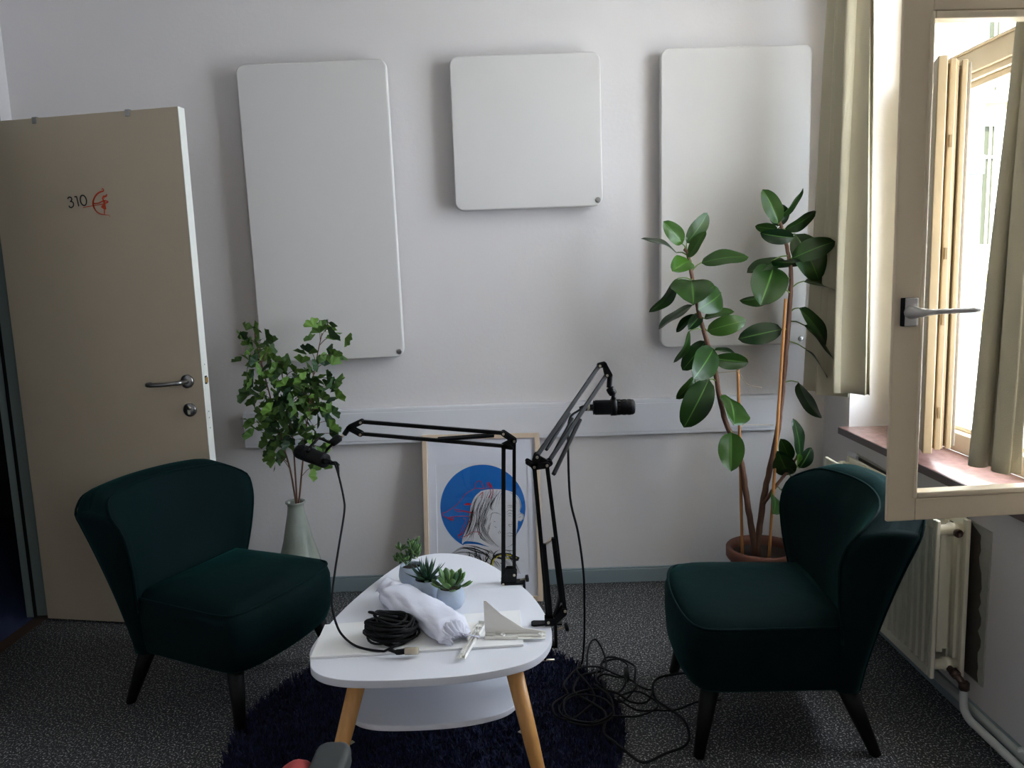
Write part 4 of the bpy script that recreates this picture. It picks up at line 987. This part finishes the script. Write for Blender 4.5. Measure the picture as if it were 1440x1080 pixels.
# ------------------------------------------------------------------ cables
cabA = thing('microphone_cable', 'black cable hanging from the left microphone to a coil on the coffee table', 'cable', (-.34, 1.86, TZ))
bm = nb(); cc = Vector((-.338, 1.885, TZ)); P = crv([*LCAB, *LCAB2], 6); rg = random.Random(9)
loops = []
for i in range(19*20+1):
    a = -1.0 + 2*PI*i/20; tn = i/20
    lv = tn/19
    rx = .058 + .012*math.sin(tn*1.7) - .012*lv; ry = .050 + .010*math.sin(tn*2.3+1) - .008*lv
    cx = .006*math.sin(tn*.9); cy = .008*math.cos(tn*1.3)+.012*lv
    tz = .012*math.sin(a-2.2+.4*math.sin(tn*1.9))*(.5+lv)
    loops.append(cc + Vector((cx+rx*math.cos(a), cy+ry*math.sin(a), .010 + .060*abs(math.sin(tn*.55+.2))*(.35+.65*lv) + max(-.004, tz) + .004*math.sin(tn*5.1))))
P += loops; tube(bm, P, .0031, 8); 
for k in range(9):      # crossing outer turns that bind the bundle
    ang = rg.random()*6; tl = .35+.5*rg.random()
    q = [cc + Vector((math.cos(a)*(.064-.004*(k % 3)), math.sin(a)*(.054-.003*(k % 4)), .034 + .026*math.sin(a+ang)*tl + .003*k*.5)) for a in [2*PI*j/26 for j in range(26)]]
    tube(bm, q, .0031, 8, closed=True)
obj('cable', bm, 'blackmatte', cabA, smooth=True)
bm = nb(); tube(bm, crv([(-.33, 1.805, .458), (-.31, 1.797, .455), (-.289, 1.797, .4565)], 4), [.0045]*4+[.007]*5, 12); obj('connector_sleeve', bm, 'blackmatte', cabA)
bm = nb(); lathe(bm, [(.0085, 0), (.0092, .001), (.0092, .032), (.0085, .033), (.0078, .030), (.0005, .029)], (-.290, 1.797, .4565), 20, a=(1, -.03, 0)); obj('plug', bm, 'nickel', cabA)
bm = nb(); d = Vector((.85, -.25, .05)); lathe(bm, [(.009, 0), (.009, .01), (.007, .022), (.0045, .035)], (-.552, 2.176, .855), 16, a=(.75, -.63, 0), capt=True); tube(bm, crv([(-.5275, 2.155, .855), Vector(LCAB[0])+Vector((.008, 0, -.004)), LCAB[1]], 5), .0033, 8); obj('microphone_plug', bm, 'blackmatte', cabA)

F1 = [(0.201,2.503),(0.181,2.451),(0.200,2.379),(0.221,2.329),(0.219,2.264),(0.188,2.204),(0.138,2.173),(0.095,2.184),(0.088,2.236),(0.122,2.297),(0.140,2.306),(0.130,2.344),(0.146,2.412),(0.187,2.461),(0.256,2.499),(0.331,2.451),(0.370,2.397),(0.355,2.339),(0.308,2.295),(0.268,2.297),(0.257,2.375),(0.267,2.456),(0.268,2.509),(0.296,2.563),(0.348,2.571),(0.383,2.512),(0.380,2.459),(0.372,2.407),(0.399,2.356),(0.416,2.335),(0.388,2.290),(0.337,2.284),(0.288,2.296),(0.222,2.338),(0.158,2.304),(0.124,2.252),(0.129,2.191),(0.191,2.137),(0.240,2.151),(0.271,2.208),(0.271,2.279),(0.228,2.347)]
def hgt(x, y, k):   # the rug pile lifts the cable
    on = math.hypot(x-rc[0], y-rc[1]) < rr+.01
    return (.030 if on else .008) + .006*(k % 3)
cabB = thing('microphone_cable', 'black cable dropping from the right microphone into a tangle on the floor and rug', 'cable', (.22, 2.4, .02))
bm = nb(); pts = [*map(Vector, RCAB)] + [Vector((.206, 2.42, .16)), Vector((.204, 2.475, .065))] + [Vector((x, y, hgt(x, y, i))) for i, (x, y) in enumerate(F1)]
tube(bm, crv([(.205, 2.2, .978)] + pts[1:], 6), .0034, 8); obj('cable', bm, 'blackmatte', cabB, smooth=True)
bm = nb(); lathe(bm, [(.0095, 0), (.0095, .018), (.0085, .019)], (.229, 2.2, .979), 16, a=(-1, 0, 0), capt=True); obj('plug', bm, 'nickel', cabB)
bm = nb(); lathe(bm, [(.009, 0), (.0085, .012), (.005, .022)], (.2105, 2.2, .979), 16, a=(-1, 0, -.05), capt=True); obj('plug_sleeve', bm, 'blackmatte', cabB)
F2 = [(0.62,2.33),(0.583,2.391),(0.551,2.434),(0.490,2.449),(0.448,2.420),(0.421,2.362),(0.421,2.305),(0.448,2.240),(0.479,2.161),(0.481,2.104),(0.453,2.044),(0.391,2.004),(0.325,1.986),(0.275,2.003),(0.252,2.033),(0.23,2.10),(0.245,2.19),(0.20,2.25),(0.16,2.33),(0.19,2.41),(0.26,2.43)]
cabC = thing('floor_cable', 'black cable making a wide loop on the floor beside the right armchair leg', 'cable', (.4, 2.2, .01))
bm = nb(); tube(bm, crv([(x, y, hgt(x, y, i)) for i, (x, y) in enumerate(F2)], 6), .0042, 8); obj('cable', bm, 'blackmatte', cabC, smooth=True)
F3 = [(0.62,2.27),(0.539,2.252),(0.471,2.234),(0.406,2.225),(0.346,2.220),(0.299,2.267),(0.305,2.312),(0.364,2.327),(0.417,2.287),(0.407,2.233),(0.340,2.186),(0.271,2.173),(0.191,2.137),(0.12,2.16),(0.11,2.24),(0.17,2.29),(0.25,2.25),(0.27,2.18),(0.20,2.12),(0.13,2.13)]
cabD = thing('floor_cable', 'thin black cable running from the tangle to under the right armchair', 'cable', (.4, 2.2, .01))
bm = nb(); tube(bm, crv([(x, y, hgt(x, y, i+1)+.004) for i, (x, y) in enumerate(F3)], 6), .003, 8); obj('cable', bm, 'blackmatte', cabD, smooth=True)
F4 = [(0.24,2.46),(0.218,2.446,.02),(0.222,2.50,.06),(0.238,2.56,.075),(0.262,2.60,.07),(0.282,2.57,.045),(0.286,2.50,.022),(0.25,2.44,.015),(0.27,2.40),(0.33,2.44),(0.36,2.50,.02),(0.33,2.55,.02),(0.27,2.53),(0.30,2.46),(0.34,2.40),(0.30,2.34),(0.24,2.36),(0.25,2.44)]
cabE = thing('floor_cable', 'black cable standing up in a small loop at the back of the floor tangle', 'cable', (.25, 2.5, .01))
bm = nb(); tube(bm, crv([(p[0], p[1], p[2] if len(p) > 2 else hgt(p[0], p[1], i)+.005) for i, p in enumerate(F4)], 6), .0032, 8); obj('cable', bm, 'blackmatte', cabE, smooth=True)
bm = nb(); lathe(bm, [(.004, -.02), (.0085, -.012), (.009, 0), (.009, .03)], (.345, 2.42, .024), 14, a=(.1, 1, .5), capt=True); obj('connector', bm, 'black', cabE)

# ------------------------------------------------------------------ framed print leaning on the trunking
lean = .147; yaw = -.075
pic = thing('framed_print', 'print of a long-haired person on a blue disc, pale wood frame, leaning on the wall', 'picture', (-.155, 3.118, .0), yaw)
PU = Vector((1, 0, 0)); PV = Vector((0, math.sin(lean), math.cos(lean))); PN = Vector((0, -math.cos(lean), math.sin(lean)))
FW, FH = .50, .708
def pbox(bm, x0, x1, z0, z1, t0, t1): plane_prism(bm, [(x0, z0), (x1, z0), (x1, z1), (x0, z1)], (0,0,.003), PU, PV, PN, t0, t1)
for nm, (x0, x1, z0, z1) in (('frame_side', (-FW/2, -FW/2+.02, 0, FH)), ('frame_side', (FW/2-.02, FW/2, 0, FH)), ('frame_bottom', (-FW/2+.02, FW/2-.02, 0, .02)), ('frame_top', (-FW/2+.02, FW/2-.02, FH-.02, FH))):
    bm = nb(); pbox(bm, x0, x1, z0, z1, -.008, .012); obj(nm, bm, 'frame', pic, local=True, bevel=.0012)
bm = nb(); pbox(bm, -FW/2+.02, FW/2-.02, .02, FH-.02, -.006, -.003); obj('back_panel', bm, 'paper', pic, local=True)
mw = (-.195, .197, .112, .580)
bm = nb()
for q in ((-FW/2+.02, mw[0], .02, FH-.02), (mw[1], FW/2-.02, .02, FH-.02), (mw[0], mw[1], .02, mw[2]), (mw[0], mw[1], mw[3], FH-.02)): pbox(bm, *q, -.003, .0)
obj('mount', bm, 'mount', pic, local=True)
prt = None
bm = nb(); pbox(bm, mw[0], mw[1], mw[2], mw[3], -.003, -.0028); prt = obj('print', bm, 'paper', pic, local=True)
def q2(a, b):   # print drawing coordinates (6 units per photo pixel) -> frame plane
    x, y = 600+a/6, 640+b/6
    return ((x-(592+(y-612)*.035))*.00305-.25, (842-y)*.00303)
def pol(nm, pts, m, t, sm=True):
    bm = nb(); o = [q2(*p) for p in (c2(list(pts)+[pts[0]], 4)[:-1] if sm else pts)]
    o = [(max(mw[0]+.002, min(mw[1]-.002, x)), max(mw[2]+.002, y)) for x, y in o]
    a = [bm.verts.new(Vector((0,0,.003)) + PU*x + PV*y + PN*(-.0027+t)) for x, y in o]; bm.faces.new(a)
    obj(nm, bm, m, prt, local=True)
bm = nb(); cx, cy = q2(470, 430); o = [(min(mw[1]-.001, cx+.182*math.cos(a*PI/48)), cy+.182*math.sin(a*PI/48)) for a in range(96)]
bm.faces.new([bm.verts.new(Vector((0,0,.003)) + PU*x + PV*y + PN*-.0025) for x, y in o]); obj('blue_disc', bm, 'blue', prt, local=True)
pol('printed_coat', [(205,812),(280,765),(330,735),(430,740),(520,760),(640,775),(720,745),(705,800),(725,860),(760,930),(785,990),(700,1000),(520,1000),(330,990),(260,900)], 'skin', .0006)
pol('printed_head', [(455,290),(520,278),(600,278),(680,290),(740,318),(778,362),(792,420),(782,470),(812,492),(815,525),(790,548),(768,545),(765,600),(752,660),(728,730),(640,770),(600,785),(500,750),(430,722),(330,712),(303,735),(300,700),(320,640),(350,560),(360,480),(375,400),(405,335)], 'skin', .0010)
class Strokes:
    def __init__(s): s.bm = nb()
    def line(s, pts, w, tp=True, k=6): ribbon(s.bm, [q2(*p) for p in c2(pts, k)], w, (0,0,.003), PU, PV, PN, 0, -.0027+.0014, taper=tp)
S = Strokes(); rg = random.Random(21)
hair = [[(470,295),(420,360),(395,450),(385,540),(350,640),(310,710)],[(500,285),(450,370),(420,470),(410,560),(370,660),(330,715)],[(530,282),(490,360),(455,450),(440,540),(400,640),(390,720)],[(560,282),(520,350),(480,450),(450,560),(470,650),(540,730)],[(590,282),(550,340),(510,430),(480,520),(470,600),(520,690),(600,760)],[(620,285),(570,350),(540,420),(560,450)],[(430,320),(400,400),(380,480),(370,560),(330,660)],[(445,500),(430,600),(470,690),(560,745)],[(405,345),(385,420),(372,500),(355,580),(325,650)]]
for h in hair:
    for k in range(5):
        dx, dy = rg.uniform(-16, 16), rg.uniform(-10, 10); a = rg.randint(0, 1); S.line([(x+dx*(.3+i*.2), y+dy) for i, (x, y) in enumerate(h)][a:], rg.uniform(.0008, .0020))
for x0 in range(480, 640, 22): S.line([(x0, 286), (x0-18, 330+rg.random()*40), (x0-40, 420+rg.random()*60)], .0010)
for a in ([(520,500),(560,475),(600,480),(630,498)],[(668,478),(690,455),(715,460),(740,485)],[(672,490),(700,480),(722,492)],[(680,505),(700,500),(716,508)],[(712,540),(716,575),(690,575),(700,592),(722,588)],[(668,655),(700,645),(728,655),(745,650)],[(675,668),(705,672),(735,664)],[(470,560),(500,620),(540,690),(610,770)],[(640,770),(700,755),(735,720),(756,650),(766,560)],[(740,330),(775,370),(785,430),(770,470)],[(690,300),(735,335),(755,400)],[(760,500),(790,485),(812,505),(800,540),(770,535)],[(770,515),(795,510)],[(670,420),(700,415),(740,420)],[(675,435),(705,428),(735,434)],[(610,620),(625,650)],[(600,630),(612,655)],[(560,545),(580,550)],[(570,590),(590,600)]): S.line(a, .0017)
coat = [[(215,812),(300,770),(400,790),(520,840),(600,930)],[(230,815),(320,800),(420,830),(500,900)],[(330,740),(420,760),(520,800),(620,850)],[(290,765),(380,775),(480,815),(560,880)],[(400,760),(420,830),(400,870)],[(470,800),(440,860),(470,900)],[(530,790),(500,870),(560,930)],[(610,790),(560,820),(545,940)],[(700,800),(720,860),(780,985)],[(640,860),(690,900),(740,960)],[(350,800),(370,840),(355,860)],[(660,780),(690,800),(720,790)]]
for h in coat:
    for k in range(3): S.line([(x+rg.uniform(-14,14), y+rg.uniform(-8,8)) for x, y in h], rg.uniform(.001, .003))
for a in ([(380,830),(400,870),(390,850)],[(440,810),(460,880),(430,850)],[(500,800),(520,850),(490,890),(480,840)]): S.line(a, .006)
obj('ink_lines', S.bm, 'ink', prt, local=True)
S = Strokes()
for k in range(26): x0, y0 = rg.uniform(380, 560), rg.uniform(340, 620); S.line([(x0, y0), (x0-14, y0+40), (x0-22, y0+80)], .0022)
for k in range(18): x0, y0 = rg.uniform(300, 700), rg.uniform(780, 900); S.line([(x0, y0), (x0+20, y0+14), (x0+46, y0+50)], .0035)
obj('shading_lines', S.bm, 'greyink', prt, local=True)
S = Strokes()
for a in ([(160,465),(200,440),(260,395),(320,320),(370,285),(410,268),(470,270),(500,265)],[(405,265),(410,225),(432,205),(455,215),(465,240),(480,262)],[(500,262),(505,225),(525,222),(545,255),(555,300),(535,360)],[(515,228),(535,300),(520,350)],[(160,465),(130,475),(145,500),(175,515),(225,530)],[(200,505),(300,500),(355,505),(372,522),(345,570),(300,650),(265,665),(280,690)],[(310,515),(330,540),(300,600),(285,660)],[(290,680),(350,660),(380,635),(430,635)],[(230,440),(260,462),(310,460),(350,470),(405,475)],[(240,440),(310,455),(380,468)],[(160,505),(215,538),(222,512),(180,508)],[(440,330),(470,300),(455,350)],[(425,625),(450,645),(432,655)]): S.line(a, .0024, False); 
for a in ([(312,405),(340,395),(378,400)],[(318,408),(345,402),(372,404)],[(180,512),(205,525),(220,520)],[(262,650),(280,660),(300,640)],[(515,225),(530,245),(540,270)],[(345,392),(360,410)]): S.line(a, .006)
obj('red_wolf_lines', S.bm, 'red', prt, local=True)
S = Strokes()
for a, w in (([(545,935),(560,870),(600,830),(680,825),(740,845),(780,862)], .012), ([(560,830),(600,850),(640,860)], .009), ([(690,850),(740,870),(775,868)], .010)): S.line(a, w, False)
obj('strap', S.bm, 'ink', prt, local=True)
S = Strokes(); S.bm = nb()
for a in ([(552,930),(562,880),(580,856)],[(610,836),(650,828)],[(670,826),(715,835)],[(590,850),(605,838)],[(735,846),(760,856)],[(655,858),(700,856)]): ribbon(S.bm, [q2(*p) for p in c2(a, 5)], .0045, (0,0,.003), PU, PV, PN, 0, -.0027+.0019)
obj('strap_marks', S.bm, 'yellow', prt, local=True)
bm = nb(); pbox(bm, -FW/2+.019, FW/2-.019, .019, FH-.019, .002, .0035); obj('glass_pane', bm, 'glass', pic, local=True)

# ------------------------------------------------------------------ vase and ginkgo branches
vz = thing('floor_vase', 'tall grey-green glazed bottle vase on the floor behind the left armchair', 'vase', (-.915, 3.09, 0))
bm = nb(); lathe(bm, [(.060, 0), (.078, .004), (.098, .05), (.104, .10), (.098, .17), (.080, .24), (.060, .31), (.046, .38), (.037, .42), (.033, .450), (.034, .462), (.041, .470), (.040, .474), (.030, .470), (.027, .45), (.030, .42)], (0, 0, .001), 40); obj('vase_body', bm, 'vase', vz, local=True)
def fan(c0, d, r, rg):
    """ginkgo fan leaf"""
    d = Vector(d).normalized(); nrm = Vector((rg.uniform(-.7, .7), -1, rg.uniform(-.2, .8))); nrm = (nrm - d*nrm.dot(d)).normalized(); u = d.cross(nrm).normalized(); c0 = Vector(c0)
    vs = [tuple(c0 - d*r*.35)]; uv = [(.3, 0)]; fs = []; n = 12; rows = 3; ph = rg.random()*6; cup = rg.uniform(-.35, .35)
    for j in range(1, rows+1):
        for i in range(n+1):
            a = (i/n-.5)*2.25; rr_ = r*j/rows*(1+(.07*math.sin(i*1.9+ph) if j == rows else 0) - (.22*math.exp(-((i-n/2)/1.1)**2) if j == rows else 0))
            vs.append(tuple(c0 - d*r*.35 + d*math.cos(a)*rr_*1.15 + u*math.sin(a)*rr_*1.05 + nrm*(cup*rr_*abs(math.sin(a)) + .06*r*math.sin(i*1.3+ph)*j/rows))); uv.append((.3, .5))
    for i in range(n): fs.append((0, 1+i, 2+i))
    for j in range(rows-1):
        for i in range(n): a = 1+j*(n+1)+i; fs.append((a, a+n+1, a+n+2, a+1))
    return vs, fs, uv, rg.random()**1.3
rg = random.Random(31); paths = [crv(GA, 5), crv(GB, 5), crv(GC, 5)]; buckets = [[], [], []]; twigs = [[], [], []]
for (x, y, z) in GINKGO:
    P_ = Vector((x, y, z)); best = min(((P_-Vector((p.x, p.y, p.z+.05))).length, bi, i) for bi, pth in enumerate(paths) for i, p in enumerate(pth) if p.z > .56)
    _, bi, i = best; base = paths[bi][i]; twigs[bi].append((base, P_))
    for k in range(4):
        c0 = P_ + Vector((rg.uniform(-.02, .02), rg.uniform(-.03, .02), rg.uniform(-.02, .02)))*k
        dirv = (P_-base).normalized()*.8 + Vector((rg.uniform(-.7, .7), rg.uniform(-.4, .1), rg.uniform(-.7, .7)))
        buckets[bi].append(fan(c0, dirv, rg.uniform(.028, .039), rg))
labs = ['ginkgo branch leaning left in the vase, reaching in front of the door-side panel', 'shorter middle ginkgo branch standing upright in the vase', 'ginkgo branch leaning right in the vase, above the left microphone']
for bi in range(3):
    t = thing('ginkgo_branch', labs[bi], 'branch', tuple(paths[bi][0]), group='ginkgo branches in the vase')
    st = [Vector((paths[bi][0].x, 3.095, .30))] + paths[bi]
    bm = nb(); tube(bm, st, [.0042*(1-.6*i/len(st)) for i in range(len(st))], 8)
    for a, b in twigs[bi]: tube(bm, crv([a, a.lerp(b, .5)+Vector((0, 0, .012)), b], 4), .0014, 6)
    obj('stem', bm, 'stem', t, smooth=True)
    tonemesh(buckets[bi], 'foliage', 'ginkgo', t)

# ------------------------------------------------------------------ rubber plant
fx = thing('rubber_plant', 'tall two-stemmed rubber plant in a terracotta pot in the corner by the curtain', 'plant', (1.0, 3.02, 0))
bm = nb(); lathe(bm, [(.085, 0), (.092, .003), (.112, .10), (.128, .195), (.140, .200), (.143, .205), (.143, .240), (.139, .245), (.128, .244), (.125, .22), (.122, .19)], (.985, 3.0, .001), 48); obj('pot', bm, 'terra', fx)
bm = nb(); lathe(bm, [(.0005, .214), (.06, .216), (.10, .212), (.124, .208)], (.985, 3.0, 0), 40, capb=False); obj('soil', bm, 'soil', fx)
def noisy(P, a, sd): r_ = random.Random(sd); return [p + Vector((r_.uniform(-a, a), r_.uniform(-a, a), 0)) for p in P]
STA, STB, STC = (noisy(crv(s, 8), .0012, k) for k, s in enumerate((STEM_A, STEM_B, STEM_C)))
for nm, P, r0, r1 in (('stem', [Vector((.955, 2.99, .19))]+STA[1:], .0125, .0055), ('stem', [Vector((.962, 2.98, .19))]+STB[1:], .0125, .0055), ('side_shoot', STC, .0075, .004)):
    bm = nb(); n = len(P); tube(bm, P, [(r0+(r1-r0)*(i/n)**1.1)*(1+.07*(i % 3 == 0)) for i in range(n)], 12)
    obj(nm, bm, 'stem', fx, smooth=True)
for P in (STAKE_A, STAKE_B):
    a, b = map(Vector, P); a.z = .20; bm = nb(); n = 14
    tube(bm, [a.lerp(b, i/n) for i in range(n+1)], [.0058*(1.12 if i % 4 == 0 else 1) for i in range(n+1)], 10); obj('bamboo_stake', bm, 'bamboo', fx, smooth=True)
bm = nb(); tv = [Vector(p) for p in TIES]
ring_ = lambda p: [p+Vector((.009*math.cos(a*PI/5), .009*math.sin(a*PI/5), 0)) for a in range(11)]
tube(bm, [tv[0]] + ring_(tv[1]) + crv([tv[1], tv[2]+Vector((0, -.01, 0)), tv[3]], 5), .0012, 6); obj('twine_tie', bm, 'twine', fx, smooth=True)
bm = nb(); tube(bm, ring_(tv[4]) + [tv[5]], .0012, 6); obj('twine_tie', bm, 'twine', fx, smooth=True)
def bigleaf(b, t, W, pet, rg):
    b, t = Vector(b), Vector(t); d = t-b; L_ = d.length; d.normalize()
    W *= 1.12; full = max(W, .50*L_); roll = math.acos(max(.25, min(1, W/full)))*rg.choice((-1, 1))
    N = Vector((rg.uniform(-.25, .25), -1, rg.uniform(-.1, .35))); N = (N - d*N.dot(d)).normalized(); N = Matrix.Rotation(roll, 3, d) @ N; U = d.cross(N).normalized()
    nu, nv = 8, 14; vs, uv, fs = [], [], []; fold = rg.uniform(.10, .35); curl = rg.uniform(.02, .10); wv = rg.random()*6
    for j in range(nv+1):
        s = j/nv; w = full*.5*(math.sin(PI*(s**.92)))**.55 if 0 < s < 1 else .0
        if s > .93: w *= (1-s)/.07*.85+.05
        for i in range(nu+1):
            x = (i/nu-.5)*2
            p = b + d*L_*s + U*x*w + N*(-curl*L_*(2*s-1)**2 + curl*L_*.9) + N*(fold*abs(x)*w) - N*(.25*fold*w*x*x) + N*(.010*math.sin(9*s+wv)*abs(x)**2*full/.1*.4)
            vs.append(tuple(p)); uv.append((i/nu, s))
    for j in range(nv):
        for i in range(nu): a = j*(nu+1)+i; fs.append((a, a+1, a+nu+2, a+nu+1))
    return vs, fs, uv, max(0, min(1, rg.gauss(.28, .2)))
rg = random.Random(17); Ls = []; bm = nb(); allst = STA+STB+STC
bright = {1, 3, 4, 13, 47}
for i, (b, t, W, pet) in enumerate(FICUS):
    lf_ = bigleaf(b, t, W, pet, rg)
    if i in bright: lf_ = lf_[:3] + (.85,)
    Ls.append(lf_)
    src = Vector(pet) if pet else min(allst, key=lambda p: (p-Vector(b)).length)
    src = min(allst, key=lambda p: (p-src).length); bb_ = Vector(b); mid = src.lerp(bb_, .5)+Vector((0, 0, .006))
    if (src-bb_).length > .004: tube(bm, crv([src, mid, bb_], 4), [.0026]*5+[.0022]*4, 7)
obj('leaf_stalk', bm, 'stemgreen', fx, smooth=True)
tonemesh(Ls, 'foliage', 'ficus', fx)

# ------------------------------------------------------------------ chair at the bottom edge of the photograph
oc = thing('office_chair', 'red chair with dark grey arm pad, only its arm end showing at the bottom edge', 'chair', (-.55, .78, 0))
bm = nb(); P = [(x, y) for x, y in rrect(.054, .30, .02)]
prism(bm, [(-.322+x, .812+y) for x, y in P], .625, .662); obj('arm_pad', bm, 'greyplastic', oc, bevel=.010, seg=4)
bm = nb()
bmesh.ops.create_uvsphere(bm, u_segments=28, v_segments=16, radius=1); bm.transform(Matrix.Translation((-.345, 1.01, .555)) @ Matrix.Diagonal((.05, .13, .115, 1))); obj('padded_side', bm, 'redfabric', oc, smooth=True)
bm = nb(); tube(bm, crv([(-.28, .95, .63), (-.28, .93, .5), (-.30, .88, .42), (-.40, .85, .40)], 6), .014, 12); obj('arm_support', bm, 'greyplastic', oc, smooth=True)
bm = nb(); prism(bm, [(-.78+x, .56+y) for x, y in rrect(.46, .44, .08)], .41, .49); obj('seat', bm, 'redfabric', oc, bevel=.03, seg=4)
bm = nb(); plane_prism(bm, rrect(.42, .50, .08), (-.76, .55, .50), (1,0,0), (0,-.12,1), (0,-1,0), 0, .07); beam(bm, (-.55, .56, .42), (-.55, .50, .62), .06, .02); obj('backrest', bm, 'redfabric', oc, bevel=.02, seg=3)
bm = nb(); cyl(bm, (-.55, .78, .09), (-.55, .78, .42), .025, 20)
for k in range(5):
    a = k*2*PI/5+.3; beam(bm, (-.55, .78, .10), (-.55+.27*math.cos(a), .78+.27*math.sin(a), .075), .045, .03, up=(0,0,1))
obj('base', bm, 'black', oc, bevel=.004)
bm = nb()
for k in range(5):
    a = k*2*PI/5+.3; x, y = -.55+.26*math.cos(a), .78+.26*math.sin(a); cyl(bm, (x-.02, y, .0275), (x+.02, y, .0275), .027, 18); cyl(bm, (x, y, .03), (x, y, .08), .008, 10)
obj('caster', bm, 'blackmatte', oc)

# ------------------------------------------------------------------ camera
cam = bpy.data.cameras.new('camera'); co = bpy.data.objects.new('camera', cam); C.objects.link(co)
yaw_, pit, rol, FPX = -0.0015859, 0.139534, -0.035154, 1086.2
f_ = Vector((math.sin(yaw_)*math.cos(pit), math.cos(yaw_)*math.cos(pit), -math.sin(pit))); r_ = Vector((math.cos(yaw_), -math.sin(yaw_), 0)); u_ = r_.cross(f_)
R_ = r_*math.cos(rol)+u_*math.sin(rol); U_ = -r_*math.sin(rol)+u_*math.cos(rol)
co.matrix_world = Matrix(((R_.x, U_.x, -f_.x, 0), (R_.y, U_.y, -f_.y, 0), (R_.z, U_.z, -f_.z, 1.365), (0, 0, 0, 1)))
cam.sensor_fit = 'HORIZONTAL'; cam.sensor_width = 36; cam.lens = FPX*36/1440; cam.clip_start = .05; cam.clip_end = 200
bpy.context.scene.camera = co

# ------------------------------------------------------------------ light
w = bpy.data.worlds.new('sky'); bpy.context.scene.world = w; w.use_nodes = True
bg = w.node_tree.nodes['Background']; bg.inputs[0].default_value = (.80, .88, 1.0, 1); bg.inputs[1].default_value = 5.0
sun = bpy.data.lights.new('sun', 'SUN'); sun.energy = 9; sun.angle = .01; sun.color = (1, .95, .86); so = bpy.data.objects.new('sun', sun); C.objects.link(so)
so.rotation_euler = Vector((.34, .66, -.67)).to_track_quat('-Z', 'Y').to_euler()
for y0, y1 in ((WY0, WY1), (VY0, VY1)):
    l = bpy.data.lights.new('window_portal', 'AREA'); l.shape = 'RECTANGLE'; l.size = WZ1-WZ0; l.size_y = y1-y0; l.cycles.is_portal = True
    o = bpy.data.objects.new('window_portal', l); C.objects.link(o); o.location = (1.76, (y0+y1)/2, (WZ0+WZ1)/2); o.rotation_euler = (0, PI/2, 0)
vs = bpy.context.scene.view_settings; vs.view_transform = 'Standard'; vs.look = 'None'; vs.gamma = 1; vs.use_curve_mapping = False; vs.exposure = 1.68
